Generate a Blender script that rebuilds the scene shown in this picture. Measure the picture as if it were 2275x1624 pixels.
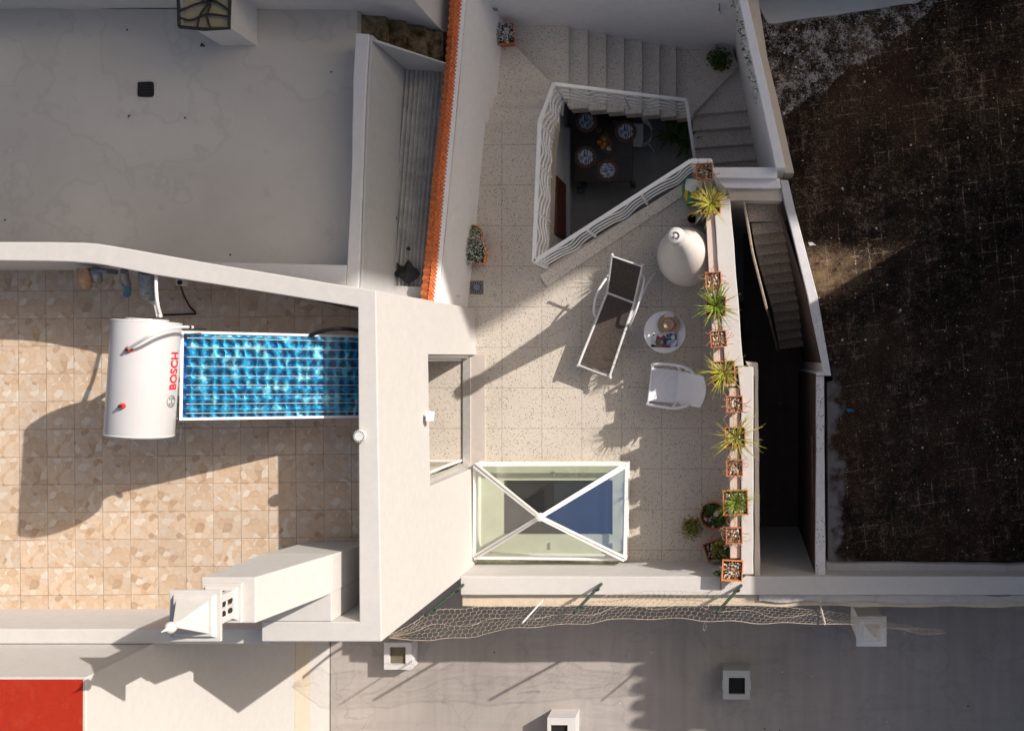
import bpy, math, random
from mathutils import Vector, Matrix, noise
R = math.radians
random.seed(7)
for o in list(bpy.data.objects): bpy.data.objects.remove(o)
scene = bpy.context.scene
COL = scene.collection

# ---------------------------------------------------------------- camera, sky, sun
CAMZ = 14.6; FOC = 2161.0; NU, NV = 1639.0, 793.0     # drone height above the terrace, focal length, point straight below
cam_d = bpy.data.cameras.new("camera"); cam = bpy.data.objects.new("camera", cam_d); COL.objects.link(cam)
cam.location = (0, 0, CAMZ); cam.rotation_euler = (0, 0, 0)
cam_d.sensor_width = 36; cam_d.sensor_fit = 'HORIZONTAL'; cam_d.lens = 36 * FOC / 2275
cam_d.shift_x = (1137.5 - NU) / 2275; cam_d.shift_y = (NV - 812) / 2275
cam_d.clip_end = 5000; cam_d.clip_start = 0.05
scene.camera = cam
world = bpy.data.worlds.new("World"); scene.world = world; world.use_nodes = True
wn = world.node_tree; bg = wn.nodes['Background']
sky = wn.nodes.new('ShaderNodeTexSky'); sky.sky_type = 'NISHITA'; sky.sun_disc = False
SUN = Vector((-1.24, -0.73, -1.0)).normalized()
sky.sun_elevation = math.asin(-SUN.z); sky.sun_rotation = math.atan2(-SUN.x, -SUN.y)
sky.air_density = 1.0; sky.dust_density = 6.0; sky.ozone_density = 0.6
tint = wn.nodes.new('ShaderNodeMix'); tint.data_type = 'RGBA'; tint.blend_type = 'MULTIPLY'; tint.inputs[0].default_value = 1.0
tint.inputs[7].default_value = (0.96, 0.95, 0.92, 1)
wn.links.new(sky.outputs[0], tint.inputs[6]); wn.links.new(tint.outputs[2], bg.inputs[0]); bg.inputs[1].default_value = 0.10
sd = bpy.data.lights.new("sun", 'SUN'); sun = bpy.data.objects.new("sun", sd); COL.objects.link(sun)
sd.energy = 4.7; sd.angle = R(0.5); sd.color = (1.0, 0.92, 0.83)
sun.rotation_euler = SUN.to_track_quat('-Z', 'Y').to_euler(); sun.location = (12, 7, 20)
scene.view_settings.view_transform = 'Standard'; scene.view_settings.look = 'None'
scene.view_settings.exposure = 0.14; scene.view_settings.gamma = 1.0

# ---------------------------------------------------------------- helpers
def P(u, v, z):
    d = (CAMZ - z) / FOC
    return Vector(((u - NU) * d, -(v - NV) * d, z))
def PX(u, v, z):
    p = P(u, v, z); return (p.x, p.y)
def tag(o, label=None, cat=None, group=None, kind=None):
    if label: o['label'] = label
    if cat: o['category'] = cat
    if group: o['group'] = group
    if kind: o['kind'] = kind
    return o
def empty(name, loc, label=None, cat=None, group=None, rz=0):
    o = bpy.data.objects.new(name, None); COL.objects.link(o); o.location = loc; o.rotation_euler.z = rz
    o.empty_display_size = 0.1
    return tag(o, label, cat, group)
def worldloc(p):
    v = Vector((0, 0, 0))
    while p is not None:
        v += p.location; p = p.parent
    return v
class MB:
    def __init__(s): s.v = []; s.f = []; s.mi = []; s.m = 0
    def face(s, idx): s.f.append(idx); s.mi.append(s.m)
    def add(s, vs, fs):
        n = len(s.v); s.v += [tuple(p) for p in vs]
        for f in fs: s.face([i + n for i in f])
    def box(s, x0, x1, y0, y1, z0, z1):
        s.add([(x0,y0,z0),(x1,y0,z0),(x1,y1,z0),(x0,y1,z0),(x0,y0,z1),(x1,y0,z1),(x1,y1,z1),(x0,y1,z1)],
              [(0,3,2,1),(4,5,6,7),(0,1,5,4),(1,2,6,5),(2,3,7,6),(3,0,4,7)])
        return s
    def prism(s, pts, z0, z1):
        n = len(pts)
        a = sum(pts[i][0]*pts[(i+1)%n][1]-pts[(i+1)%n][0]*pts[i][1] for i in range(n))
        if a < 0: pts = pts[::-1]
        z1f = z1 if callable(z1) else (lambda x, y: z1)
        s.add([(x, y, z0) for x, y in pts] + [(x, y, z1f(x, y)) for x, y in pts],
              [tuple(range(n))[::-1], tuple(range(n, 2*n))] + [(i, (i+1)%n, n+(i+1)%n, n+i) for i in range(n)])
        return s
    def frustum(s, r0, r1, z0, z1):      # r = (x0,x1,y0,y1)
        a, b = r0, r1
        s.add([(a[0],a[2],z0),(a[1],a[2],z0),(a[1],a[3],z0),(a[0],a[3],z0),(b[0],b[2],z1),(b[1],b[2],z1),(b[1],b[3],z1),(b[0],b[3],z1)],
              [(0,3,2,1),(4,5,6,7),(0,1,5,4),(1,2,6,5),(2,3,7,6),(3,0,4,7)])
        return s
    def tube(s, path, r, n=8, cap=True):
        path = [Vector(p) for p in path]; rings = []
        rr = r if isinstance(r, (list, tuple)) else [r]*len(path)
        up = None
        for i, p in enumerate(path):
            t = (path[min(i+1, len(path)-1)] - path[max(i-1, 0)])
            if t.length < 1e-9: t = Vector((0,0,1))
            t.normalize()
            if up is None or abs(up.dot(t)) > 0.98:
                up = Vector((0,0,1)) if abs(t.z) < 0.9 else Vector((1,0,0))
            a = t.cross(up).normalized(); b = a.cross(t).normalized(); up = b
            base = len(s.v)
            for k in range(n):
                w = 2*math.pi*k/n
                s.v.append(tuple(p + a*(rr[i]*math.cos(w)) + b*(rr[i]*math.sin(w))))
            rings.append(base)
        for i in range(len(rings)-1):
            for k in range(n):
                s.face([rings[i]+k, rings[i+1]+k, rings[i+1]+(k+1)%n, rings[i]+(k+1)%n])
        if cap and n > 2:
            s.face([rings[0]+k for k in range(n)]); s.face([rings[-1]+k for k in range(n)][::-1])
        return s
    def bar(s, a, b, w, h, up=(0,0,1)):
        a = Vector(a); b = Vector(b); t = (b-a).normalized(); u = Vector(up)
        if abs(t.dot(u)) > .98: u = Vector((1,0,0))
        sd_ = t.cross(u).normalized(); u2 = sd_.cross(t).normalized()
        vs = []
        for p in (a, b):
            for q in ((-1,-1),(1,-1),(1,1),(-1,1)): vs.append(p + sd_*(q[0]*w/2) + u2*(q[1]*h/2))
        s.add(vs, [(0,3,2,1),(4,5,6,7),(0,1,5,4),(1,2,6,5),(2,3,7,6),(3,0,4,7)]); return s
    def lathe(s, prof, c=(0,0,0), n=32, capt=True, capb=True, ax=None):
        base = len(s.v); c = Vector(c)
        for r, z in prof:
            for k in range(n):
                w = 2*math.pi*k/n; p = Vector((r*math.cos(w), r*math.sin(w), z))
                if ax is not None: p = ax @ p
                s.v.append(tuple(p + c))
        for i in range(len(prof)-1):
            for k in range(n):
                s.face([base+i*n+k, base+i*n+(k+1)%n, base+(i+1)*n+(k+1)%n, base+(i+1)*n+k])
        if capb: s.face([base+k for k in range(n)][::-1])
        if capt: s.face([base+(len(prof)-1)*n+k for k in range(n)])
        return s
    def ball(s, c, r, n=8, sz=1.0, jit=0):
        prof = []
        m = max(4, n//2)
        base = len(s.v); c = Vector(c)
        for i in range(m+1):
            t = -math.pi/2 + math.pi*i/m
            for k in range(n):
                w = 2*math.pi*k/n
                q = 1 + random.uniform(-jit, jit)
                s.v.append((c.x+r*q*math.cos(t)*math.cos(w), c.y+r*q*math.cos(t)*math.sin(w), c.z+r*sz*math.sin(t)))
        for i in range(m):
            for k in range(n):
                s.face([base+i*n+k, base+i*n+(k+1)%n, base+(i+1)*n+(k+1)%n, base+(i+1)*n+k])
        return s
    def quad(s, a, b, c, d): s.add([a,b,c,d], [(0,1,2,3)]); return s
    def sheet(s, rows, th=0.0):
        rows = [[Vector(p) for p in r] for r in rows]; m = len(rows); n = len(rows[0]); b = len(s.v)
        for r in rows: s.v += [tuple(p) for p in r]
        for i in range(m-1):
            for k in range(n-1): s.face([b+i*n+k, b+i*n+k+1, b+(i+1)*n+k+1, b+(i+1)*n+k])
        if th:
            b2 = len(s.v)
            for r in rows: s.v += [(p.x, p.y, p.z-th) for p in r]
            for i in range(m-1):
                for k in range(n-1): s.face([b2+i*n+k, b2+(i+1)*n+k, b2+(i+1)*n+k+1, b2+i*n+k+1])
            edge = [k for k in range(n)] + [i*n+n-1 for i in range(1, m)] + [(m-1)*n+k for k in range(n-2,-1,-1)] + [i*n for i in range(m-2,0,-1)]
            for i in range(len(edge)):
                p, q = edge[i], edge[(i+1)%len(edge)]
                s.face([b+p, b2+p, b2+q, b+q])
        return s
    def build(s, name, mats, parent=None, smooth=False, bevel=0, seg=2):
        me = bpy.data.meshes.new(name)
        L = worldloc(parent) if parent is not None else Vector((0,0,0))
        me.from_pydata([(x-L.x, y-L.y, z-L.z) for x, y, z in s.v], [], s.f)
        if not isinstance(mats, (list, tuple)): mats = [mats]
        for m in mats: me.materials.append(m)
        for p, i in zip(me.polygons, s.mi): p.material_index = i
        if smooth:
            for p in me.polygons: p.use_smooth = True
        me.update()
        o = bpy.data.objects.new(name, me); COL.objects.link(o)
        if parent is not None: o.parent = parent
        if smooth:
            try:
                me.set_sharp_from_angle(angle=R(40))
            except Exception: pass
        if bevel:
            m = o.modifiers.new("bevel", 'BEVEL'); m.width = bevel; m.segments = seg; m.limit_method = 'ANGLE'; m.angle_limit = R(40)
        return o
def wob(pts, amp=0.006, step=0.25, seed=0, closed=True):
    out = []; n = len(pts)
    for i in range(n if closed else n-1):
        a = Vector((pts[i][0], pts[i][1])); b = Vector((pts[(i+1)%n][0], pts[(i+1)%n][1]))
        L = (b-a).length; k = max(1, int(L/step)); nn = Vector((-(b-a).y, (b-a).x)); nn = nn/(nn.length or 1)
        for j in range(k):
            p = a.lerp(b, j/k)
            if j: p = p + nn*(amp*2*noise.noise(Vector((p.x*2.3+seed, p.y*2.3, seed*1.7))))
            out.append((p.x, p.y))
    if not closed: out.append(tuple(pts[-1]))
    return out
def copy_tree(o, parent=None):
    c = o.copy(); COL.objects.link(c)
    if parent is not None: c.parent = parent
    for ch in list(o.children): copy_tree(ch, c)
    return c
def spl(pts, n=8):
    pts = [Vector(p) for p in pts]; q = [pts[0]] + pts + [pts[-1]]; out = []
    for i in range(1, len(q)-2):
        for k in range(n):
            t = k/n; a, b, c, d = q[i-1], q[i], q[i+1], q[i+2]
            out.append(0.5*((2*b)+(-a+c)*t+(2*a-5*b+4*c-d)*t*t+(-a+3*b-3*c+d)*t**3))
    out.append(pts[-1]); return out

# ---------------------------------------------------------------- materials
class NT:
    def __init__(s, name, rough=0.7, spec=0.3):
        s.m = bpy.data.materials.new(name); s.m.use_nodes = True; s.t = s.m.node_tree
        s.b = s.t.nodes['Principled BSDF']; s.b.inputs['Roughness'].default_value = rough
        s.b.inputs['Specular IOR Level'].default_value = spec
        g = s.n('ShaderNodeNewGeometry'); s.pos = g.outputs['Position']
    def n(s, t, **k):
        x = s.t.nodes.new(t)
        for a, b in k.items(): setattr(x, a, b)
        return x
    def set(s, inp, v):
        if isinstance(v, bpy.types.NodeSocket): s.t.links.new(v, inp)
        else:
            if isinstance(v, (tuple, list)) and len(v) == 3 and len(inp.default_value) == 4: v = (*v, 1)
            inp.default_value = v
    def math(s, op, a, b=0.0, c=None):
        x = s.n('ShaderNodeMath', operation=op); s.set(x.inputs[0], a); s.set(x.inputs[1], b)
        if c is not None: s.set(x.inputs[2], c)
        return x.outputs[0]
    def sep(s, v):
        x = s.n('ShaderNodeSeparateXYZ'); s.set(x.inputs[0], v); return x.outputs
    def comb(s, x_, y_, z_=0.0):
        x = s.n('ShaderNodeCombineXYZ'); s.set(x.inputs[0], x_); s.set(x.inputs[1], y_); s.set(x.inputs[2], z_); return x.outputs[0]
    def vmath(s, op, a, b=None):
        x = s.n('ShaderNodeVectorMath', operation=op); s.set(x.inputs[0], a)
        if b is not None: s.set(x.inputs[1], b)
        return x.outputs[0]
    def noise(s, scale, detail=4, rough=0.55, vec=None, dist=0.0):
        x = s.n('ShaderNodeTexNoise'); x.inputs['Scale'].default_value = scale; x.inputs['Detail'].default_value = detail
        x.inputs['Roughness'].default_value = rough; x.inputs['Distortion'].default_value = dist
        s.set(x.inputs['Vector'], vec if vec is not None else s.pos); return x.outputs[0]
    def vor(s, scale, vec=None, feature='F1', rnd=1.0):
        x = s.n('ShaderNodeTexVoronoi', feature=feature); x.inputs['Scale'].default_value = scale
        x.inputs['Randomness'].default_value = rnd
        s.set(x.inputs['Vector'], vec if vec is not None else s.pos); return x.outputs
    def ramp(s, fac, stops, interp='LINEAR'):
        x = s.n('ShaderNodeValToRGB'); x.color_ramp.interpolation = interp; e = x.color_ramp.elements
        while len(e) < len(stops): e.new(0.5)
        for i, (p, c) in enumerate(stops):
            e[i].position = p; e[i].color = (*c, 1) if len(c) == 3 else c
        s.set(x.inputs[0], fac); return x.outputs[0]
    def mix(s, f, a, b, mode='MIX'):
        x = s.n('ShaderNodeMix', data_type='RGBA', blend_type=mode)
        s.set(x.inputs[0], f); s.set(x.inputs[6], a); s.set(x.inputs[7], b); return x.outputs[2]
    def smooth(s, v, a, b, lo=0.0, hi=1.0):
        x = s.n('ShaderNodeMapRange'); s.set(x.inputs[0], v)
        for i, q in zip((1,2,3,4), (a,b,lo,hi)): x.inputs[i].default_value = q
        return x.outputs[0]
    def col(s, c): s.set(s.b.inputs['Base Color'], c); return s
    def bump(s, h, strength=0.2, dist=0.01):
        x = s.n('ShaderNodeBump'); x.inputs['Strength'].default_value = strength; x.inputs['Distance'].default_value = dist
        s.set(x.inputs['Height'], h); s.t.links.new(x.outputs[0], s.b.inputs['Normal']); return s
def plain(name, c, rough=0.6, metal=0.0, var=0.12, scale=25, spec=0.4, bump=0.0):
    m = NT(name, rough, spec); m.b.inputs['Metallic'].default_value = metal
    d = tuple(x*(1-var) for x in c); e = tuple(min(1, x*(1+var)) for x in c)
    m.col(m.ramp(m.noise(scale, 3), [(0.3, d), (0.7, e)]))
    if bump: m.bump(m.noise(scale*3, 3), bump, 0.005)
    return m.m
def plaster(name, c, dirt=0.25, dirtc=(0.45, 0.42, 0.38), amt=0.35, bumps=0.25, streak=True):
    m = NT(name, 0.85, 0.15)
    a = m.noise(0.8, 5, 0.6); b = m.noise(9, 5, 0.65); f = m.noise(70, 3)
    base = m.ramp(b, [(0.25, tuple(x*0.93 for x in c)), (0.75, tuple(min(1, x*1.03) for x in c))])
    d = m.math('MULTIPLY', m.smooth(a, 0.5, 0.8), m.smooth(m.noise(5, 6, 0.7), 0.45, 0.7))
    sx = m.sep(m.pos)
    st = m.noise(1.0, 4, 0.6, m.comb(m.math('MULTIPLY', sx[0], 7), m.math('MULTIPLY', sx[1], 7), m.math('MULTIPLY', sx[2], 0.8)))
    d2 = m.math('ADD', m.math('MULTIPLY', d, amt), m.math('MULTIPLY', m.smooth(st, 0.58, 0.8), amt*0.5 if streak else 0.0))
    c2 = m.mix(d2, base, dirtc)
    c3 = m.mix(m.math('MULTIPLY', m.smooth(m.noise(38, 2), 0.70, 0.78), 0.25), c2, tuple(x*0.5 for x in dirtc))
    m.col(c3)
    m.bump(m.math('ADD', m.math('MULTIPLY', m.noise(4, 3), 1.0), m.math('MULTIPLY', f, 0.35)), bumps, 0.012)
    return m.m
M = {}
M['white'] = plaster('white_plaster', (0.58, 0.562, 0.545), amt=0.28)
M['white2'] = plaster('lime_plaster', (0.60, 0.59, 0.595), amt=0.28)
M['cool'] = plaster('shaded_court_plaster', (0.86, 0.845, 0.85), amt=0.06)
M['cream'] = plaster('cream_old_plaster', (0.62, 0.54, 0.46), amt=0.6, dirtc=(0.22,0.18,0.14), bumps=0.5)
M['ledge'] = plaster('rough_ledge_render', (0.62, 0.52, 0.40), amt=0.7, dirtc=(0.25,0.2,0.15), bumps=0.8)
M['old'] = plaster('weathered_render', (0.50, 0.48, 0.47), amt=0.9, dirtc=(0.16,0.15,0.15), bumps=0.6)
M['block'] = plaster('grey_block_render', (0.45, 0.46, 0.47), amt=0.5, dirtc=(0.28,0.3,0.32), bumps=0.4)
def terrazzo(name, base=(0.57, 0.52, 0.46), joints=True):
    m = NT(name, 0.45, 0.4)
    s = m.sep(m.pos)
    big = m.noise(1.1, 4)
    c = m.ramp(big, [(0.3, tuple(x*0.9 for x in base)), (0.7, tuple(x*1.08 for x in base))])
    c = m.mix(m.smooth(m.noise(14, 4, 0.7), 0.4, 0.75, 0, 0.35), c, (0.60, 0.50, 0.40))
    # chips
    dv = m.vmath('ADD', m.pos, m.comb(m.math('MULTIPLY', m.noise(45,3), 0.03), m.math('MULTIPLY', m.noise(51,3), 0.03), 0.0))
    v1 = m.vor(52, dv); r1 = m.sep(v1[1])
    chip = m.math('MULTIPLY', m.math('LESS_THAN', v1[0], 0.33), m.math('LESS_THAN', r1[0], m.smooth(m.noise(2.5,3),.3,.7,.2,.5)))
    c = m.mix(m.math('MULTIPLY', chip, 0.9), c, (0.085, 0.07, 0.06))
    v2 = m.vor(110, dv); r2 = m.sep(v2[1])
    chip2 = m.math('MULTIPLY', m.math('LESS_THAN', v2[0], 0.35), m.math('LESS_THAN', r2[0], 0.35))
    c = m.mix(m.math('MULTIPLY', chip2, 0.5), c, (0.14, 0.12, 0.10))
    v3 = m.vor(75, dv); r3 = m.sep(v3[1])
    chip3 = m.math('MULTIPLY', m.math('LESS_THAN', v3[0], 0.35), m.math('GREATER_THAN', r3[1], 0.72))
    c = m.mix(m.math('MULTIPLY', chip3, 0.45), c, (0.72, 0.66, 0.58))
    if joints:
        jx = m.math('ABSOLUTE', m.math('SUBTRACT', m.math('FRACT', m.math('DIVIDE', m.math('ADD', s[0], 32.94+0.3), 0.6)), 0.5))
        jy = m.math('ABSOLUTE', m.math('SUBTRACT', m.math('FRACT', m.math('DIVIDE', m.math('ADD', s[1], 30.26+0.3), 0.608)), 0.5))
        j = m.math('LESS_THAN', m.math('MINIMUM', jx, jy), 0.0065)
        c = m.mix(m.math('MULTIPLY', j, 0.6), c, (0.13, 0.115, 0.10))
    # stains
    c = m.mix(m.smooth(m.noise(2.2, 5, 0.7), 0.58, 0.8, 0, 0.35), c, (0.25, 0.22, 0.19))
    m.col(c); m.bump(m.noise(6, 2), 0.04, 0.01)
    return m.m
M['terrazzo'] = terrazzo('speckled_terrazzo')
M['tread'] = terrazzo('speckled_terrazzo_tread', (0.70, 0.645, 0.58), False)
def stone_tiles():
    m = NT('flagstone_pattern_tile', 0.42, 0.35)
    s = m.sep(m.pos); a = R(-0.5)
    x = m.math('SUBTRACT', m.math('MULTIPLY', s[0], math.cos(a)), m.math('MULTIPLY', s[1], math.sin(a)))
    y = m.math('ADD', m.math('MULTIPLY', s[0], math.sin(a)), m.math('MULTIPLY', s[1], math.cos(a)))
    T = 0.334
    tx = m.math('DIVIDE', m.math('ADD', x, 20*T+8.02), T); ty = m.math('DIVIDE', m.math('ADD', y, 20*T+0.80), T)
    ix = m.math('FLOOR', tx); iy = m.math('FLOOR', ty)
    wn_ = m.n('ShaderNodeTexWhiteNoise', noise_dimensions='2D'); m.set(wn_.inputs[0], m.comb(ix, iy))
    # four printed designs, laid at random
    q = m.math('FLOOR', m.math('MULTIPLY', wn_.outputs[0], 11))
    fx = m.math('FRACT', tx); fy = m.math('FRACT', ty)
    loc = m.comb(m.math('ADD', fx, m.math('MULTIPLY', q, 7.3)), m.math('ADD', fy, m.math('MULTIPLY', q, 3.1)))
    wob_ = m.vmath('ADD', loc, m.vmath('MULTIPLY', m.n('ShaderNodeTexNoise').outputs[1], (0.0,0.0,0.0)))
    nz = m.n('ShaderNodeTexNoise'); nz.inputs['Scale'].default_value = 6; m.set(nz.inputs['Vector'], loc)
    loc2 = m.vmath('ADD', loc, m.vmath('MULTIPLY', m.vmath('SUBTRACT', nz.outputs[1], (0.5,0.5,0.5)), (0.16,0.16,0.0)))
    v = m.vor(4.2, loc2); cr = m.sep(v[1])
    e = m.vor(4.2, loc2, 'DISTANCE_TO_EDGE')
    c = m.ramp(cr[0], [(0.0, (0.46,0.30,0.18)), (0.05, (0.58,0.40,0.26)), (0.14, (0.63,0.46,0.32)), (0.36, (0.66,0.51,0.38)), (0.58, (0.70,0.54,0.40)), (0.76, (0.66,0.55,0.45)), (0.9, (0.76,0.67,0.57))], 'CONSTANT')
    c = m.mix(m.smooth(m.noise(22, 5, 0.65, dist=0.6), 0.35, 0.75, 0, 0.30), c, (0.78, 0.62, 0.46))
    c = m.mix(m.smooth(m.noise(11, 6, 0.75, dist=1.0), 0.55, 0.75, 0, 0.28), c, (0.42, 0.24, 0.13))
    c = m.mix(m.smooth(e[0], 0.0, 0.03, 0.22, 0.0), c, (0.40, 0.28, 0.19))
    c = m.mix(m.smooth(e[0], 0.0, 0.4, 0.0, 0.18), c, (0.80, 0.70, 0.60))
    jm = m.math('MINIMUM', m.math('SUBTRACT', 0.5, m.math('ABSOLUTE', m.math('SUBTRACT', fx, 0.5))), m.math('SUBTRACT', 0.5, m.math('ABSOLUTE', m.math('SUBTRACT', fy, 0.5))))
    jn = m.smooth(m.noise(1.5, 3), 0.35, 0.65, 0.35, 0.9)
    c = m.mix(m.math('MULTIPLY', m.math('LESS_THAN', jm, 0.011), jn), c, (0.20, 0.145, 0.11))
    tw = m.sep(wn_.outputs[1])
    c = m.mix(m.math('MULTIPLY', tw[1], 0.30), c, (0.46, 0.36, 0.28))
    c = m.mix(m.smooth(m.noise(0.9, 5, 0.7), 0.5, 0.8, 0, 0.3), c, (0.38, 0.30, 0.24))
    c = m.mix(1.0, c, (0.90,0.90,0.90), 'MULTIPLY')
    m.col(c); m.bump(m.math('GREATER_THAN', jm, 0.014), 0.25, 0.004); return m.m
M['stonetile'] = stone_tiles()
def roofconc(name, c1, c2, streaks=True, stain=(0.12,0.10,0.09)):
    m = NT(name, 0.75, 0.25)
    s = m.sep(m.pos)
    c = m.ramp(m.noise(0.45, 5, 0.55), [(0.3, c1), (0.7, c2)])
    if streaks:
        st = m.noise(1.0, 4, 0.6, m.comb(m.math('MULTIPLY', s[0], 5.5), m.math('MULTIPLY', s[1], 0.5)))
        c = m.mix(m.smooth(st, 0.35, 0.75, 0, 0.30), c, tuple(x*1.35 for x in c2))
        st2 = m.noise(1.0, 5, 0.6, m.comb(m.math('MULTIPLY', s[0], 0.7), m.math('MULTIPLY', s[1], 4.0)))
        c = m.mix(m.smooth(st2, 0.52, 0.75, 0, 0.35), c, tuple(x*0.7 for x in c1))
    c = m.mix(m.smooth(m.noise(2.7, 6, 0.75), 0.58, 0.8, 0, 0.35), c, stain)
    c = m.mix(m.smooth(m.noise(160, 2), 0.3, 0.7, 0, 0.18), c, tuple(x*0.6 for x in c1))
    v = m.vor(3.0); r_ = m.sep(v[1])
    c = m.mix(m.math('MULTIPLY', m.math('LESS_THAN', v[0], 0.045), m.math('LESS_THAN', r_[0], 0.4)), c, (0.08,0.07,0.06))
    v = m.vor(4.2); r_ = m.sep(v[1])
    c = m.mix(m.math('MULTIPLY', m.math('LESS_THAN', v[0], 0.05), m.math('LESS_THAN', r_[0], 0.25)), c, (0.6,0.58,0.54))
    ce = m.vor(0.75, m.vmath('ADD', m.pos, m.comb(m.math('MULTIPLY', m.noise(3, 5), .5), m.math('MULTIPLY', m.noise(3.3, 5), .5), 0.0)), 'DISTANCE_TO_EDGE')
    ck = m.math('MULTIPLY', m.smooth(ce[0], 0.002, 0.007, 0.22 if streaks else 0.06, 0.0), m.smooth(m.noise(1.4, 3), 0.48, 0.56))
    c = m.mix(ck, c, tuple(x*0.35 for x in c1))
    ring = m.math('ABSOLUTE', m.math('SUBTRACT', m.noise(0.9, 4, 0.5), 0.56))
    c = m.mix(m.smooth(ring, 0.0, 0.02, 0.16, 0.0), c, tuple(x*0.5 for x in c1))
    m.col(c); m.bump(m.noise(30, 5, 0.7), 0.12, 0.01); return m.m
M['greyroof'] = roofconc('grey_painted_roof', (0.43,0.405,0.385), (0.60,0.57,0.53), False, (0.2,0.17,0.14))
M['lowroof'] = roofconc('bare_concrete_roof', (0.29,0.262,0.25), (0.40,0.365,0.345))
M['pitfloor'] = roofconc('damp_pit_floor', (0.10,0.075,0.06), (0.18,0.14,0.11))
M['courtfloor'] = roofconc('court_floor', (0.26,0.255,0.245), (0.34,0.335,0.32))
M['roomfloor'] = M['terrazzo']
def mossy():
    m = NT('mossy_tile_roof', 0.9, 0.1)
    s = m.sep(m.pos); a = R(8)
    x = m.math('SUBTRACT', m.math('MULTIPLY', s[0], math.cos(R(5))), m.math('MULTIPLY', s[1], -math.sin(R(5))))
    y = m.math('ADD', m.math('MULTIPLY', s[0], -math.sin(a)), m.math('MULTIPLY', s[1], math.cos(a)))
    n1 = m.noise(1.3, 6, 0.7); n2 = m.noise(15, 10, 0.85); n3 = m.noise(60, 6, 0.8)
    nn = m.math('ADD', m.math('MULTIPLY', n2, 0.75), m.math('MULTIPLY', n3, 0.25))
    nn = m.math('ADD', nn, m.math('MULTIPLY', m.math('SUBTRACT', n1, 0.5), 0.22))
    nn = m.math('ADD', nn, m.math('MULTIPLY', m.math('SUBTRACT', m.noise(1.0, 3, 0.5, m.comb(m.math('MULTIPLY', s[0], 5.0), m.math('MULTIPLY', s[1], 0.8))), 0.5), 0.16))
    c = m.ramp(nn, [(0.42, (0.004,0.003,0.003)), (0.50, (0.018,0.012,0.009)), (0.56, (0.060,0.040,0.029)), (0.61, (0.26,0.19,0.14)), (0.69, (0.65,0.53,0.42))])
    c = m.mix(m.smooth(m.noise(0.8, 4), 0.5, 0.62, 0, 0.45), c, (0.055, 0.026, 0.017))
    c = m.mix(m.smooth(m.noise(1.9, 5, 0.7, dist=0.5), 0.54, 0.66, 0, 0.6), c, (0.010, 0.010, 0.006))
    fx = m.math('FRACT', m.math('DIVIDE', m.math('ADD', x, 40.0), 0.205)); fy = m.math('FRACT', m.math('DIVIDE', m.math('ADD', y, 40.0), 0.205))
    gx = m.math('SUBTRACT', 0.5, m.math('ABSOLUTE', m.math('SUBTRACT', fx, 0.5))); gy = m.math('SUBTRACT', 0.5, m.math('ABSOLUTE', m.math('SUBTRACT', fy, 0.5)))
    g = m.math('LESS_THAN', m.math('MINIMUM', gx, m.math('ADD', gy, 0.004)), 0.034)
    brk = m.math('MULTIPLY', m.smooth(m.noise(2.6, 7, 0.8), 0.50, 0.62), m.smooth(m.noise(14, 5, 0.8), 0.42, 0.56))
    c = m.mix(m.math('MULTIPLY', m.math('MULTIPLY', g, brk), 0.85), c, (0.50, 0.37, 0.27))
    c = m.mix(m.math('MULTIPLY', m.math('LESS_THAN', gx, 0.02), m.smooth(m.noise(1.3, 3), 0.5, 0.6, 0, 0.6)), c, (0.008,0.006,0.005))
    # pale grey lichen and bare patch in the north west corner, densest there
    sdn = m.math('ADD', m.math('MULTIPLY', m.math('SUBTRACT', s[0], 0.83), -0.587), m.math('MULTIPLY', m.math('SUBTRACT', s[1], 3.44), 0.81))
    sdn = m.math('ADD', sdn, m.math('MULTIPLY', m.math('SUBTRACT', m.noise(2.5, 5), 0.5), 0.5))
    prox = m.smooth(sdn, -0.08, 0.12)
    dl = m.math('ABSOLUTE', m.math('SUBTRACT', s[0], m.math('ADD', 0.62, m.math('MULTIPLY', m.math('SUBTRACT', 2.9, s[1]), 0.22))))
    prox = m.math('MAXIMUM', prox, m.smooth(dl, 0.02, 0.22, 0.7, 0.0))
    lich = m.smooth(m.math('ADD', m.math('ADD', m.math('MULTIPLY', m.noise(17, 10, 0.85, dist=2.0), .6), m.math('MULTIPLY', m.noise(5.5, 6, .8), .4)), m.math('MULTIPLY', m.math('SUBTRACT', prox, 1.0), 0.4)), 0.505, 0.545)
    c = m.mix(m.math('MULTIPLY', lich, 0.85), c, (0.52, 0.49, 0.48))
    # bare grey render along the wall, south part
    dw = m.math('SUBTRACT', s[0], 1.24)
    edge = m.math('MULTIPLY', m.smooth(m.math('ADD', dw, m.math('MULTIPLY', m.math('SUBTRACT', m.noise(2.1, 5, 0.6), 0.5), -1.6)), 0.10, 0.3, 1.0, 0.0), m.smooth(s[1], -0.1, -0.4))
    c = m.mix(m.math('MULTIPLY', edge, 0.9), c, (0.24, 0.235, 0.26))
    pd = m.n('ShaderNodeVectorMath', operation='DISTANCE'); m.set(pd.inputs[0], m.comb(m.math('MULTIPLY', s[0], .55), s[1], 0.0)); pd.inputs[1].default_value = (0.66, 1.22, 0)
    sun_patch = m.math('MULTIPLY', m.smooth(pd.outputs[1], 0.15, 0.48, 1.0, 0.0), m.smooth(m.noise(9, 7, 0.75), 0.36, 0.60))  # lighter tan put into the colour to strengthen the sunlit triangle
    c = m.mix(m.math('MULTIPLY', sun_patch, 0.75), c, (0.30, 0.20, 0.12))
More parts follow.
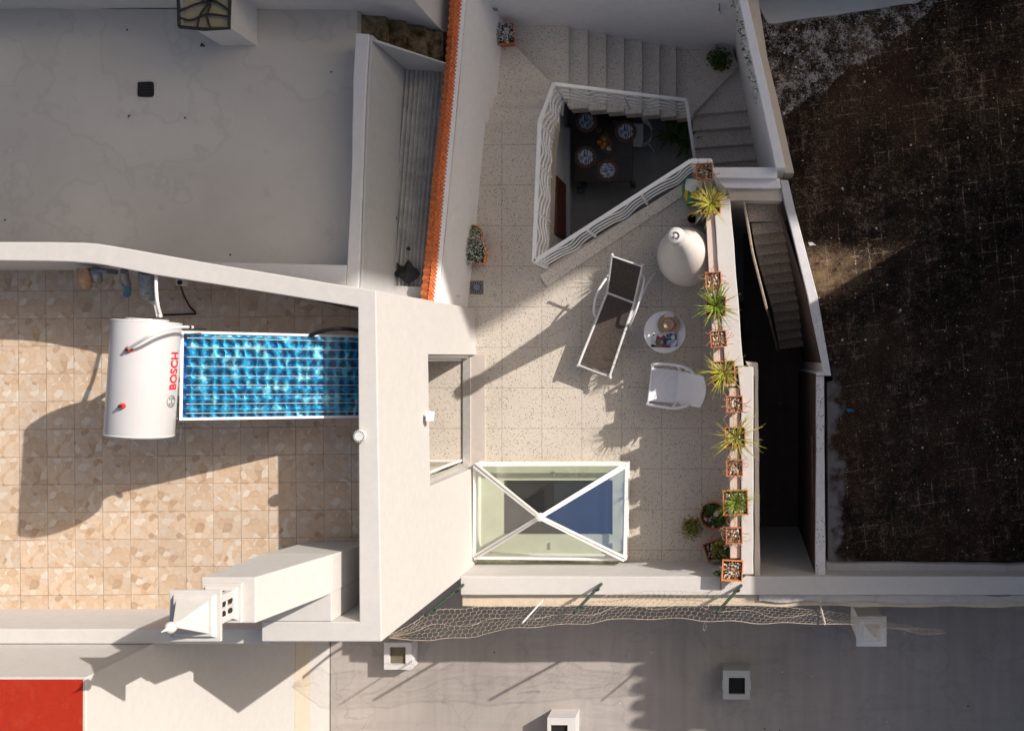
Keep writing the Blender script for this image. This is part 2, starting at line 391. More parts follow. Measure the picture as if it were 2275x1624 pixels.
    # small round lichen rosettes
    for sc, th, rr, cc in ((6, 0.10, 0.14, (0.85,0.80,0.74)), (17, 0.17, 0.06, (0.66,0.58,0.48)), (37, 0.3, 0.10, (0.20,0.16,0.11))):
        v = m.vor(sc); r_ = m.sep(v[1])
        ok = m.math('MULTIPLY', m.math('LESS_THAN', v[0], th), m.math('LESS_THAN', r_[0], rr))
        c = m.mix(m.math('MULTIPLY', ok, 0.9), c, cc)
    # thin dry straws
    v = m.noise(26, 3, 0.5, m.comb(m.math('MULTIPLY', s[0], 2.2), m.math('MULTIPLY', s[1], 0.8)), 2.0)
    th = m.math('MULTIPLY', m.math('LESS_THAN', m.math('ABSOLUTE', m.math('SUBTRACT', v, 0.5)), 0.006), m.smooth(m.noise(3.5, 4), 0.47, 0.62))
    c = m.mix(m.math('MULTIPLY', th, 0.6), c, (0.30, 0.23, 0.13))
    c = m.mix(m.smooth(m.math('ADD', n3, m.math('MULTIPLY', m.noise(0.9, 3), .25)), 0.68, 0.80, 0, 0.55), c, (0.30, 0.21, 0.13))
    m.col(c); m.bump(m.math('ADD', n2, m.math('MULTIPLY', n3, 0.6)), 0.9, 0.02); return m.m
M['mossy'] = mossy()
mm_ = NT('mossy_stone', .95, .1)
mm_.col(mm_.ramp(mm_.noise(6, 6, .65), [(.32, (.015,.017,.005)), (.42, (.07,.055,.025)), (.50, (.15,.11,.07)), (.66, (.26,.20,.135))])); mm_.bump(mm_.noise(14, 6, .8), 1.0, .03)
M['mossystep'] = mm_.m
M['red'] = plaster('red_roof_paint', (0.40,0.028,0.012), amt=0.9, dirtc=(0.50,0.10,0.05), bumps=0.5)
M['beigeband'] = plaster('beige_plinth_paint', (0.62,0.54,0.44), amt=0.2)
M['roofclay'] = plain('orange_clay_tile', (0.62,0.17,0.055), 0.7, var=0.35, scale=30, bump=0.3)
M['terracotta'] = plain('terracotta_pot', (0.50,0.17,0.08), 0.75, var=0.35, scale=40, bump=0.2)
M['terrasaturated'] = plain('new_terracotta_pot', (0.70,0.25,0.09), 0.7, var=0.2, scale=30)
M['soil'] = plain('dark_soil', (0.09,0.055,0.038), 0.95, var=0.6, scale=120, bump=0.6)
M['pebble'] = plain('white_pebble', (0.62,0.52,0.44), 0.7, var=0.4, scale=15)
M['twig'] = plain('dry_twig', (0.36,0.22,0.12), 0.8, var=0.5, scale=30)
M['whitemetal'] = plain('white_enamel', (0.68,0.68,0.69), 0.35, var=0.03, scale=8, spec=0.5)
M['rail'] = plain('white_railing_paint', (0.88,0.88,0.88), 0.4, var=0.04, scale=8)
M['whiteplastic'] = plain('white_resin', (0.74,0.74,0.77), 0.45, var=0.03, scale=8, spec=0.4)
M['alu'] = plain('brushed_aluminium', (0.70,0.69,0.67), 0.38, 0.6, var=0.08, scale=20)
M['darkmetal'] = plain('dark_iron', (0.035,0.03,0.028), 0.6, 0.3, var=0.4, scale=40)
M['greymetal'] = plain('grey_pipe_lagging', (0.22,0.24,0.28), 0.45, 0.4, var=0.3, scale=30, bump=0.3)
M['copper'] = plain('worn_copper', (0.42,0.26,0.18), 0.5, 0.4, var=0.35, scale=20)
M['blueplastic'] = plain('blue_pipe_plastic', (0.03,0.17,0.32), 0.5, var=0.4, scale=40)
M['black'] = plain('black_rubber', (0.012,0.012,0.014), 0.6, var=0.3, scale=30, bump=0.3)
M['greenpaint'] = plain('flaking_green_paint', (0.03,0.055,0.035), 0.6, var=0.7, scale=45)
M['net'] = plain('straw_coloured_netting', (0.52,0.43,0.34), 0.7, var=0.2, scale=10)
M['greynet'] = plain('shaded_netting', (0.50,0.42,0.36), 0.7, var=0.2, scale=10)
M['redcap'] = plain('red_plastic_cap', (0.55,0.03,0.02), 0.35, var=0.15, scale=60)
M['logored'] = plain('red_lettering', (0.62,0.02,0.03), 0.4, var=0.02)
M['logogrey'] = plain('grey_lettering', (0.05,0.05,0.06), 0.4, var=0.02)
M['wood'] = plain('dark_stained_wood', (0.022,0.014,0.011), 0.35, var=0.4, scale=14, spec=0.5)
M['redwood'] = plain('red_brown_board', (0.13,0.035,0.022), 0.6, var=0.3, scale=10)
M['woven'] = plain('woven_seagrass', (0.17,0.10,0.065), 0.9, var=0.5, scale=110, bump=0.8)
M['straw'] = plain('straw_hat_weave', (0.46,0.33,0.22), 0.85, var=0.3, scale=90, bump=0.6)
M['strawd'] = plain('brown_hat_band', (0.22,0.14,0.09), 0.85, var=0.3, scale=70)
M['yellow'] = plain('amber_cup', (0.75,0.36,0.05), 0.3, var=0.2, scale=60)
M['frame'] = plain('white_aluminium_frame', (0.78,0.765,0.74), 0.4, 0.0, var=0.05, scale=6)
M['sandmetal'] = plain('sand_coloured_step', (0.36,0.29,0.23), 0.8, var=0.35, scale=35, bump=0.4)
M['greenwhite'] = plain('pale_green_lining', (0.50,0.51,0.40), 0.6, var=0.08, scale=4)
M['whitepaper'] = plain('white_paper', (0.8,0.8,0.8), 0.6, var=0.02)
def brushmat(name, c, dark, sc=(40, 3), rough=0.7):
    m = NT(name, rough, 0.3); s = m.sep(m.pos)
    n_ = m.noise(1.0, 4, 0.6, m.comb(m.math('MULTIPLY', s[0], sc[0]), m.math('MULTIPLY', s[1], sc[1]), m.math('MULTIPLY', s[2], 10)))
    m.col(m.ramp(n_, [(0.35, dark), (0.65, c)])); return m.m
M['mesh'] = brushmat('brown_sling_fabric', (0.085,0.066,0.055), (0.055,0.044,0.038), (30, 30), 0.75)
def platemat():
    m = NT('blue_striped_glaze', 0.2, 0.5)
    tc = m.n('ShaderNodeTexCoord'); s = m.sep(tc.outputs['Object'])
    n_ = m.noise(1.0, 3, 0.6, m.comb(m.math('MULTIPLY', s[0], 75), m.math('MULTIPLY', s[1], 9), 3.0))
    m.col(m.ramp(n_, [(0.42, (0.02,0.04,0.12)), (0.48, (0.08,0.14,0.30)), (0.54, (0.70,0.74,0.80))])); return m.m
M['plate'] = platemat()
def leafmat(name, a, b, c, sc=30):
    m = NT(name, 0.5, 0.35)
    m.col(m.ramp(m.noise(sc, 3), [(0.3, a), (0.5, b), (0.7, c)]))
    m.b.inputs['Subsurface Weight'].default_value = 0.0
    return m.m
M['blade'] = leafmat('yellow_green_blade', (0.09,0.12,0.012), (0.36,0.35,0.04), (0.66,0.50,0.12))
M['bladeg'] = leafmat('green_blade', (0.04,0.09,0.010), (0.17,0.25,0.03), (0.48,0.42,0.10))
M['deadblade'] = leafmat('dead_straw_blade', (0.25,0.15,0.06), (0.45,0.32,0.14), (0.6,0.48,0.26))
M['leaf'] = leafmat('green_leaf', (0.015,0.04,0.008), (0.05,0.11,0.018), (0.13,0.21,0.04))
M['leafy'] = leafmat('bright_bush_leaf', (0.08,0.10,0.015), (0.22,0.24,0.04), (0.40,0.30,0.10))
M['petal'] = plain('white_petal', (0.74,0.70,0.72), 0.7, var=0.12, scale=50)
M['ivory'] = plain('dried_pale_leaf', (0.55,0.52,0.45), 0.8, var=0.3, scale=40)
def corr():
    m = NT('galvanised_corrugated_sheet', 0.55, 0.4); m.b.inputs['Metallic'].default_value = 0.15
    c = m.ramp(m.noise(5, 6, 0.7), [(0.3, (0.28,0.28,0.285)), (0.7, (0.48,0.475,0.47))])
    c = m.mix(m.smooth(m.noise(40, 5, 0.8), 0.62, 0.72, 0, 0.8), c, (0.6,0.6,0.6))
    c = m.mix(m.smooth(m.noise(3, 5, 0.7), 0.55, 0.75, 0, 0.5), c, (0.10,0.10,0.11))
    m.col(c); return m.m
M['corr'] = corr()
def bagmat():
    m = NT('printed_plastic_bag', 0.3, 0.5)
    v = m.vor(7); r_ = m.sep(v[1])
    m.col(m.ramp(r_[0], [(0.0, (0.02,0.22,0.11)), (0.4, (0.7,0.7,0.68)), (0.65, (0.70,0.45,0.03)), (0.8, (0.02,0.17,0.09)), (0.92, (0.78,0.78,0.74))], 'CONSTANT'))
    m.bump(m.noise(16, 4), 0.8, 0.02); return m.m
M['bag'] = bagmat()
def collector():
    m = NT('blue_collector_absorber', 0.35, 0.2)
    tc = m.n('ShaderNodeTexCoord'); s = m.sep(tc.outputs['Object'])
    nz = m.n('ShaderNodeTexNoise'); nz.inputs['Scale'].default_value = 9; m.set(nz.inputs['Vector'], tc.outputs['Object'])
    d = m.sep(m.vmath('SUBTRACT', nz.outputs[1], (0.5,0.5,0.5)))
    X = m.math('ADD', s[0], m.math('MULTIPLY', d[0], 0.07)); Y = m.math('ADD', s[1], m.math('MULTIPLY', d[1], 0.02))
    cx = m.math('DIVIDE', X, 0.104); cy = m.math('DIVIDE', Y, 0.113)
    ix = m.math('FLOOR', cx); iy = m.math('FLOOR', cy)
    wn_ = m.n('ShaderNodeTexWhiteNoise', noise_dimensions='2D'); m.set(wn_.inputs[0], m.comb(ix, iy)); rn = m.sep(wn_.outputs[1])
    fx = m.math('SUBTRACT', m.math('SUBTRACT', m.math('FRACT', cx), 0.5), m.math('MULTIPLY', m.math('SUBTRACT', rn[0], 0.5), 0.35))
    fy = m.math('SUBTRACT', m.math('FRACT', cy), 0.42)
    sh = m.math('MULTIPLY', m.math('SUBTRACT', rn[1], 0.5), 0.7)
    fx = m.math('ADD', fx, m.math('MULTIPLY', fy, sh))
    r2 = m.math('SQRT', m.math('ADD', m.math('POWER', m.math('DIVIDE', m.math('ABSOLUTE', fx), 0.34), 2), m.math('POWER', m.math('DIVIDE', m.math('ABSOLUTE', fy), 0.46), 2)))
    spot = m.smooth(r2, 0.65, 1.25, 1.0, 0.0)
    # sun glints on dimples painted into the colour, fading to navy at both ends
    c = m.ramp(m.noise(7, 4, 0.6, tc.outputs['Object']), [(0.3, (0.008,0.12,0.30)), (0.52, (0.02,0.26,0.46)), (0.68, (0.22,0.58,0.68))])
    c = m.mix(m.math('MULTIPLY', spot, 0.85), c, (0.002,0.025,0.09))
    c = m.mix(m.smooth(m.math('ABSOLUTE', m.math('SUBTRACT', s[0], 1.02)), 0.90, 0.98), c, (0.01,0.07,0.22))
    m.col(c); m.b.inputs['Metallic'].default_value = 0.92; m.b.inputs['Roughness'].default_value = 0.41
    m.bump(m.math('ADD', m.math('MULTIPLY', m.smooth(r2, 0.2, 1.5), 1.0), m.math('MULTIPLY', nz.outputs[0], 0.25)), 0.42, 0.02); return m.m
M['collector'] = collector()
def glass(name, tint=(0.9,0.95,0.92), fres=1.6, base=0.05, gl=(1,1,1)):
    m = bpy.data.materials.new(name); m.use_nodes = True; t = m.node_tree
    for n_ in list(t.nodes): t.nodes.remove(n_)
    out = t.nodes.new('ShaderNodeOutputMaterial'); tr = t.nodes.new('ShaderNodeBsdfTransparent'); g = t.nodes.new('ShaderNodeBsdfGlossy')
    mx = t.nodes.new('ShaderNodeMixShader'); fr = t.nodes.new('ShaderNodeLayerWeight'); fr.inputs[0].default_value = 0.5
    pw_ = t.nodes.new('ShaderNodeMath'); pw_.operation = 'POWER'; pw_.inputs[1].default_value = 5.0; t.links.new(fr.outputs['Facing'], pw_.inputs[0])
    ad = t.nodes.new('ShaderNodeMath'); ad.operation = 'MULTIPLY_ADD'; ad.inputs[1].default_value = 1.0-base; ad.inputs[2].default_value = base; ad.use_clamp = True
    tr.inputs[0].default_value = (*tint, 1); g.inputs['Roughness'].default_value = 0.02; g.inputs['Color'].default_value = (*gl, 1)
    t.links.new(pw_.outputs[0], ad.inputs[0]); t.links.new(ad.outputs[0], mx.inputs[0])
    t.links.new(tr.outputs[0], mx.inputs[1]); t.links.new(g.outputs[0], mx.inputs[2]); t.links.new(mx.outputs[0], out.inputs[0])
    return m
M['glass'] = glass('window_glass')
M['skyglass'] = glass('skylight_glass', (0.93,0.96,0.92), 1.8, 0.16)
M['skyreflectglass'] = glass('sky_reflection_skylight_glass', (0.90,0.94,0.96), 1.8, 0.26, (0.36,0.55,1.0))  # blue sky reflection tinted into the gloss colour of the east pane
M['darkglaze'] = plain('dark_inner_glazing', (0.018,0.018,0.018), 0.25, var=0.5, scale=2, spec=0.3)

# ---------------------------------------------------------------- ground and far ground
g = MB(); g.prism([(-400,-400),(400,-400),(400,400),(-400,400)], -4.6, -4.5)
tag(g.build('ground', M['pitfloor']), kind='structure')

# ---------------------------------------------------------------- tall neighbours (out of frame, they throw the shade)
def facade_windows(root, face, spots, w=0.9, h=1.3):
    for (a, z) in spots:
        fr = MB(); pn = MB()
        if face[0] == 'y':
            y = face[1]; s_ = face[2]
            fr.box(a-w/2-.06, a+w/2+.06, min(y, y+s_*.05), max(y, y+s_*.05), z-.06, z+h+.06)
            pn.box(a-w/2, a+w/2, min(y+s_*.04, y+s_*.065), max(y+s_*.04, y+s_*.065), z, z+h)
        else:
            x = face[1]; s_ = face[2]
            fr.box(min(x, x+s_*.05), max(x, x+s_*.05), a-w/2-.06, a+w/2+.06, z-.06, z+h+.06)
            pn.box(min(x+s_*.04, x+s_*.065), max(x+s_*.04, x+s_*.065), a-w/2, a+w/2, z, z+h)
        f = fr.build('window', M['frame'], root); pn.build('pane', M['darkglaze'], f)
NY = 5.20
north = empty('stairwell_building', (0, NY, 0), 'white building whose plain wall closes the stairwell at the top of the picture', 'building')
b = MB()
b.prism([(-4.05, NY), (6.5, NY), (6.5, 8.5), (-4.05, 8.5)], -4.5, 1.35)
b.build('wall', M['cool'], north, bevel=0.01)
b = MB(); b.box(-3.9, 6.4, NY+.15, 8.4, 1.352, 1.40); b.build('roof', M['greyroof'], north)
FY = 12.0; dh = (FY-NY)/.73; dx = 1.24*dh
far = empty('apartment_building', (14, FY, 0), 'tall apartment building with stepped roofline beyond the stairwell', 'building')
b = MB()
XS = 4.35
b.prism([(3.0, FY), (2.4+dx, FY), (2.4+dx, 22), (3.0, 22)], -4.5, 8.4+dh)
b.prism([(2.402+dx, FY), (XS+dx, FY), (XS+dx, 22), (2.402+dx, 22)], -4.5, 6.95+dh)
b.prism([(XS+.002+dx, FY), (30, FY), (30, 22), (XS+.002+dx, 22)], -4.5, 5.42+dh)
b.build('wall', M['white2'], far)
facade_windows(far, ('y', FY, -1), [(x_, z_) for x_ in (4.5, 7.5, 10.5, 13.0, 18.5, 22, 26) for z_ in (0, 3, 6, 9, 12)], 1.1, 1.5)
EX = 5.0
east = empty('east_building', (EX, 0, 0), 'neighbouring building with tiled eave beyond the mossy roof', 'building')
b = MB()
b.prism([(EX, 3.1), (EX, -.57), (EX+.73, -.57), (EX+.73, -1.72), (EX+1.7, -1.72), (EX+1.7, -9), (13, -9), (13, 3.1)], -4.5, 4.85)
b.build('wall', M['white2'], east, bevel=0.01)
b = MB()
for (x, ya, yb) in ((EX+.73, -1.72, -.60), (EX+1.7, -6, -1.9)):
    n_ = int((yb-ya)/.23)
    for k in range(n_):
        yy = ya + (k+.5)*(yb-ya)/n_
        b.tube([(x-.10, yy, 4.86), (x+.9, yy, 5.05)], 0.085, 8)
b.build('eave_tile', M['roofclay'], east, smooth=True)
b = MB(); b.box(EX+.05, 12.9, -.5, 3.05, 4.853, 4.9); b.build('roof', M['lowroof'], east)

# ---------------------------------------------------------------- terrace floor, stairs, stairwell
def W(u, v, z=0.0): return PX(u, v, z)
SW = (-2.87+.02, 1.33); Mm = (-2.77, 3.28); Cc = (-2.68, 3.98); NE = (-.82, 4.08); E1 = (-.654, 2.74); E2 = (-.365, 2.74)
hW = -2.74
terr = [W(1031,690), W(1036,640), W(1053,406), W(1068,272), (-2.74, 3.47), (-2.79, 3.1), (-2.84, 1.36), (-.654, 2.70), (-.22, 2.70), (-.06, .0), (-.05, -.2), (.10, -.3), (.10, -3.2), (-6.9, -3.2), (-6.9, .62), W(1031,690)]
terr = terr[:-1]
t = MB(); t.prism(terr, -.36, 0.0)
tag(t.build('terrace_floor', M['terrazzo']), kind='structure')
t = MB(); t.box(-4.3, .1, 1.0, NY-.003, -3.0, -2.9); t.box(.1, .9, 2.62, NY-.003, -3.0, -2.9)
tag(t.build('courtyard_floor', M['courtfloor']), kind='structure')
stairs = empty('staircase', (-2.6, 4.6, -2.9), 'speckled terrazzo stairs winding down round the railed light well', 'stairs')
def tread(pts, z, nm='step'):
    m_ = MB(); m_.prism(pts, z-.26, z); m_.build(nm, M['tread'], stairs, bevel=0.006)
XL = -3.85
tread([(XL-.1, 3.47), (-2.745, 3.475), (-2.745, 3.76), (XL-.1, 3.76)], -.17)
tread([(XL-.05, 3.75), (-2.73, 3.75), (-2.70, 4.02), (XL-.05, 4.02)], -.34)
tread([(XL, 4.01), (-2.66, 4.01), (XL+.02, NY), (XL, NY)], -.51, 'corner_step')
tread([(-2.68, 3.93), (-2.66, 3.93), (-2.66, NY), (XL+.02, NY), (-2.69, 4.0)], -.68, 'corner_step')
xs = [-2.66, -2.388, -2.118, -1.849, -1.573, -1.299, -1.033, -.745]
def sy(x): return 3.93 + (x+2.66)*.06
for i in range(6):
    z = -.85 - .17*i
    tread([(xs[i]-.0, sy(xs[i])), (xs[i+1], sy(xs[i+1])), (xs[i+1], NY), (xs[i], NY)], z)
tread([(-1.033, sy(-1.033)), (-.78, 4.05), (-.745, 4.12), (.02, 4.93), (-.1, NY), (-1.033, NY)], -1.87, 'corner_step')
def wx(y): return .01 + (4.95-y)*.226
tread([(-.78, 4.14), (wx(4.2)+.02, 4.22), (.03, 4.97), (-.02, 4.93)], -2.04, 'corner_step')
yy = [4.18, 3.93, 3.67, 3.42, 3.1]
for i in range(4):
    z = -2.21-.17*i
    tread([(-.78, yy[i]-.03), (wx(yy[i])+.05, yy[i]+.06), (wx(yy[i+1])+.05, yy[i+1]+.06), (-.78, yy[i+1]-.03)], z)
# stairwell wall under the terrace slab
cw = empty('courtyard_wall', (-3.05, 2.3, -2.9), 'recessed courtyard wall with red brown board under the terrace edge', 'wall')
b = MB(); b.box(-3.2, -3.05, .2, 3.40, -2.9, -.37); b.box(-3.2, -3.05, 3.40, NY, -2.9, -1.05); b.build('wall', M['cool'], cw)
b = MB(); b.box(-3.05, -2.99, 2.05, 3.0, -2.35, -1.5); b.build('board', M['redwood'], cw, bevel=.006)
b = MB(); b.box(-3.05, -2.93, 2.05, 4.0, -2.62, -2.38); b.build('ledge', M['block'], cw, bevel=.006)
# ---------------------------------------------------------------- railing
railing = empty('railing', (-2.87, 1.33, 0), 'white metal railing with wavy bars around the stairwell', 'railing')
def tm(a, b, t): return tuple(a[i]+(b[i]-a[i])*t for i in range(len(a)))
def rail_panel(a, b, za, zb, h=1.0, n=4, waves=2, ph=0, amp=.03, foot=.19):
    A = Vector((a[0], a[1], za)); B = Vector((b[0], b[1], zb))
    L = (B-A).length; up = Vector((0,0,1))
    p = MB(); p.bar(A+up*h, B+up*h, .055, .03)
    rail = p.build('top_rail', M['rail'], railing, bevel=.004)
    q = MB()
    for k in range(n):
        z0 = foot + (h-.19-foot)*k/(n-1)
        path = []
        N_ = max(10, int(L/.03))
        for i in range(N_+1):
            t_ = i/N_; w = math.sin(2*math.pi*waves*t_ + ph)*amp + math.sin(4*math.pi*waves*t_+ph*2+1)*amp*.25
            path.append(A.lerp(B, t_) + up*(z0 + w))
        q.tube(path, .0115, 6)
    q.build('wavy_bars', M['rail'], railing, smooth=True)
def post(a, z, h=1.0):
    p = MB(); p.bar((a[0], a[1], z), (a[0], a[1], z+h-.02), .03, .03); p.build('post', M['rail'], railing)
m1 = tm(SW, Mm, .36); m2 = tm(SW, Mm, .70)
rail_panel(SW, m1, 0, 0, waves=1.3, ph=.3, amp=.11); rail_panel(m1, m2, 0, 0, waves=1.2, ph=1.2, amp=.11); rail_panel(m2, Mm, 0, 0, waves=1.1, ph=2, amp=.11)
rail_panel(Mm, Cc, 0, -.58, waves=1.6, ph=.5, amp=.10, n=4)
rail_panel(Cc, tm(Cc, NE, .5), -.60, -1.25, waves=1.9, ph=0, amp=.10, n=4); rail_panel(tm(Cc, NE, .5), NE, -1.25, -1.87, waves=1.9, ph=.9, amp=.10, n=4)
rail_panel(NE, (-.72, 3.3), -1.87, -2.6, waves=1.6, ph=.4, amp=.05, n=5, h=.95)
k1 = tm(SW, E1, .33); k2 = tm(SW, E1, .68)
rail_panel(SW, k1, 0, 0, waves=1.3, ph=0, amp=.11); rail_panel(k1, k2, 0, 0, waves=1.3, ph=0, amp=.11); rail_panel(k2, E1, 0, 0, waves=1.2, ph=0, amp=.11)
rail_panel(E1, E2, 0, 0, waves=.8, ph=.5, amp=.02)
for a, z in ((SW, 0), (m1, 0), (m2, 0), (Mm, 0), (k1, 0), (k2, 0), (E1, 0), (E2, 0)): post(a, z)
post(Cc, -.6, 1.0); post(tm(Cc, NE, .5), -1.25); post(NE, -1.87); post((-.72, 3.3), -2.6, .95)

# plinth strip along the lower railing
b = MB(); d_ = Vector((E1[0]-SW[0], E1[1]-SW[1])).normalized(); nrm = Vector((d_.y, -d_.x))
pA = Vector(SW) - d_*.16 + nrm*.03; pB = Vector(E1)+nrm*.03+d_*.05
b.prism([tuple(pA), tuple(pA+nrm*.20), tuple(pB+nrm*.16), tuple(pB)], 0.0, .045)
tag(b.build('stair_kerb', M['tread'], bevel=.008), 'low speckled kerb running along the foot of the diagonal railing', 'kerb')

# ---------------------------------------------------------------- white house
house = empty('white_house', (-3.9, -1.2, 0), 'white house with stone tiled roof terrace and tall ornate chimney', 'house')
ZP = 4.0
outer = [PX(u, v, ZP) for u, v in [(-260,538),(0,537.8),(110,538),(187,539.5),(215,541.5),(250,547),(300,555.5),(375,569.5),(470,586),(568.7,602),(680,620.5),(794,639.5),(835,645.6)]]
inner = [PX(u, v, ZP) for u, v in [(-260,579.5),(0,579.5),(110,580.5),(162,582),(200,585),(225,588),(290,600),(344,611),(460,629),(568.7,646),(680,664),(795,683)]]
NEo = outer[-1]; NEi = inner[-1]; SEo = PX(848, 1425, ZP); SEi = PX(798, 1381, ZP)
def ox(y): return NEo[0] + (SEo[0]-NEo[0])*(NEo[1]-y)/(NEo[1]-SEo[1])
def ix(y): return NEi[0] + (SEi[0]-NEi[0])*(NEi[1]-y)/(NEi[1]-SEi[1])
DN, DS, DH = .03, -1.64, 2.24
def cut(target, cutters):      # boolean the openings, keep plain mesh
    for c in cutters:
        m = target.modifiers.new('b', 'BOOLEAN'); m.operation = 'DIFFERENCE'; m.object = c; m.solver = 'EXACT'
    bpy.context.view_layer.update()
    me = bpy.data.meshes.new_from_object(target.evaluated_get(bpy.context.evaluated_depsgraph_get()))
    target.modifiers.clear(); target.data = me
    for c in cutters: bpy.data.objects.remove(c)
w = MB()
w.prism(wob(outer[:-1], .003, .3, 1, False) + [NEo, SEo, (-5.19, SEo[1]), (-5.19, SEi[1]), SEi, NEi] + inner[:-1][::-1], -1.2, ZP)
wall_o = w.build('wall', M['white'], house)
c_ = MB(); c_.box(-4.6, -3.6, DS, DN, 0.0, DH); cut_o = c_.build('cutter', M['white'])
cut(wall_o, [cut_o])
m_ = wall_o.modifiers.new('bevel', 'BEVEL'); m_.width = .012; m_.segments = 2; m_.limit_method = 'ANGLE'; m_.angle_limit = R(40)
w = MB(); w.prism([(-5.192, -3.04), (-5.192, -3.207), (-11, -3.207), (-11, -3.04)], -1.2, 3.72)
w.build('parapet', M['white'], house, bevel=.012)
r_ = MB(); r_.prism([(-10.8, -3.05), (-4.125, -3.05), (-4.125, .45), (-6.5, 1.0), (-10.8, 1.25)], 2.6, 2.85)
r_.build('roof_terrace', M['stonetile'], house)
r_ = MB(); r_.box(-7.0, -6.9, -3.0, .7, 0, 2.6); r_.box(-6.9, -4.14, -3.0, -2.9, 0, 2.6)
r_.build('inner_wall', M['cool'], house)
# door
dr = empty('door', (-4.0, -.8, 0)); dr.parent = house; dr.location = dr.location - house.location
fx0 = -4.12
d = MB()
d.box(fx0, fx0+.12, DS, DN, .0, .035); d.box(fx0, fx0+.10, DS+.002, DS+.05, .035, DH-.05); d.box(fx0, fx0+.10, DN-.05, DN-.002, .035, DH-.05); d.box(fx0, fx0+.10, DS+.002, DN-.002, DH-.05, DH-.002)
d.build('door_frame', M['alu'], dr, bevel=.004)
for y_ in (DS+.075, DN-.09):
    s_ = MB(); xa, xb = fx0-.72, fx0-.01
    s_.box(xa, xb, y_, y_+.035, .03, .11); s_.box(xa, xb, y_, y_+.035, DH-.13, DH-.065)
    s_.box(xa, xa+.05, y_, y_+.035, .11, DH-.13); s_.box(xb-.05, xb, y_, y_+.035, .11, DH-.13)
    s_.build('sash', M['frame'], dr, bevel=.003)
    gl = MB(); gl.quad((xa+.05, y_+.018, .11), (xb-.05, y_+.018, .11), (xb-.05, y_+.018, DH-.13), (xa+.05, y_+.018, DH-.13)); gl.build('pane', M['glass'], dr)
s_ = MB(); s_.box(ox(-.8)-.10, ox(-.8)+.13, DS-.03, DN+.01, .0, .022)
s_.build('threshold', plaster('marble_threshold', (0.52,0.46,0.42), amt=.7, dirtc=(0.3,0.26,0.24), bumps=.05), dr, bevel=.003)
# chimney breast and ornate pot
ch = MB()
ch.frustum((-5.2,-4.41,-2.575,-2.23), (-5.19,-4.42,-2.575,-2.15), 2.85, 4.0)
ch.frustum((-5.19,-4.42,-2.575,-2.15), (-5.185,-4.66,-2.57,-2.127), 4.0, 5.2)
stack = ch.build('chimney', M['white'], house, bevel=.01)
lb = MB(); lb.box(-5.195, -4.425, SEi[1]+.003, -2.578, 2.85, 4.002); lb.build('chimney_base', M['white'], house, bevel=.01)
cx, cy = -4.97, -2.37
h_ = MB()
h_.box(cx-.19, cx+.19, cy-.19, cy+.19, 5.2, 5.235); h_.frustum((cx-.165,cx+.165,cy-.165,cy+.165),(cx-.14,cx+.14,cy-.14,cy+.14), 5.235, 5.27)
for sx in (-1, 1):
    for s2 in (-1, 1): h_.box(cx+sx*.10-.035, cx+sx*.10+.035, cy+s2*.10-.035, cy+s2*.10+.035, 5.27, 5.62)
h_.box(cx-.09, cx+.09, cy-.09, cy+.09, 5.27, 5.62)
for z in (5.38, 5.50): h_.box(cx-.13, cx+.13, cy-.13, cy+.13, z-.015, z+.015)
h_.build('chimney_pot', M['white'], stack, bevel=.006)
hc = MB()
for (sx, sy_) in ((1,0),(-1,0),(0,1),(0,-1)):
    for k in (-.05, .05):
        for zz in (5.32, 5.44, 5.56):
            c_ = Vector((cx+sx*.1305 + (k if sx == 0 else 0), cy+sy_*.1305+(k if sy_ == 0 else 0), zz))
            ax = Matrix.Rotation(R(90), 3, 'Y') if sx else Matrix.Rotation(R(90), 3, 'X')
            hc = MB(); hc.lathe([(.032,-.004),(.032,.004)], c_, 12, ax=ax); hc.build('vent_hole', M['black'], stack)
cp = MB()
cp.frustum((cx-.19,cx+.19,cy-.19,cy+.19),(cx-.235,cx+.235,cy-.235,cy+.235), 5.62, 5.66)
cp.box(cx-.235, cx+.235, cy-.235, cy+.235, 5.66, 5.69)
cp.frustum((cx-.20,cx+.20,cy-.20,cy+.20),(cx-.175,cx+.175,cy-.175,cy+.175), 5.69, 5.735)
cp.frustum((cx-.15,cx+.15,cy-.15,cy+.15),(cx-.025,cx+.025,cy-.025,cy+.025), 5.735, 6.0)
cp.build('chimney_cap', M['white'], stack, bevel=.005)
fn = MB(); fn.lathe([(.03,5.98),(.035,6.0),(.02,6.02),(.05,6.06),(.055,6.09),(.04,6.12),(.018,6.14),(.012,6.17),(.002,6.22)], (cx, cy, 0), 16)
fn.build('finial', M['white'], stack, smooth=True)

# ---------------------------------------------------------------- red roofed building
rb = empty('red_roof_building', (-6.55, -3.3, 0), 'tall white building with a flat red roof in the lower left corner', 'building')
b = MB(); b.prism([(-6.545, -3.215), (-6.56, -9), (-13, -9), (-13, -3.215)], -4.5, 4.83); b.build('wall', M['white'], rb, bevel=.01)
b = MB(); b.prism([(-6.575, -3.235), (-6.59, -8.9), (-12.9, -8.9), (-12.9, -3.235)], 4.831, 4.836); b.build('roof', M['red'], rb)
b = MB(); b.box(-6.546, -6.535, -8.9, -3.23, -.28, .22); b.build('painted_band', M['beigeband'], rb)

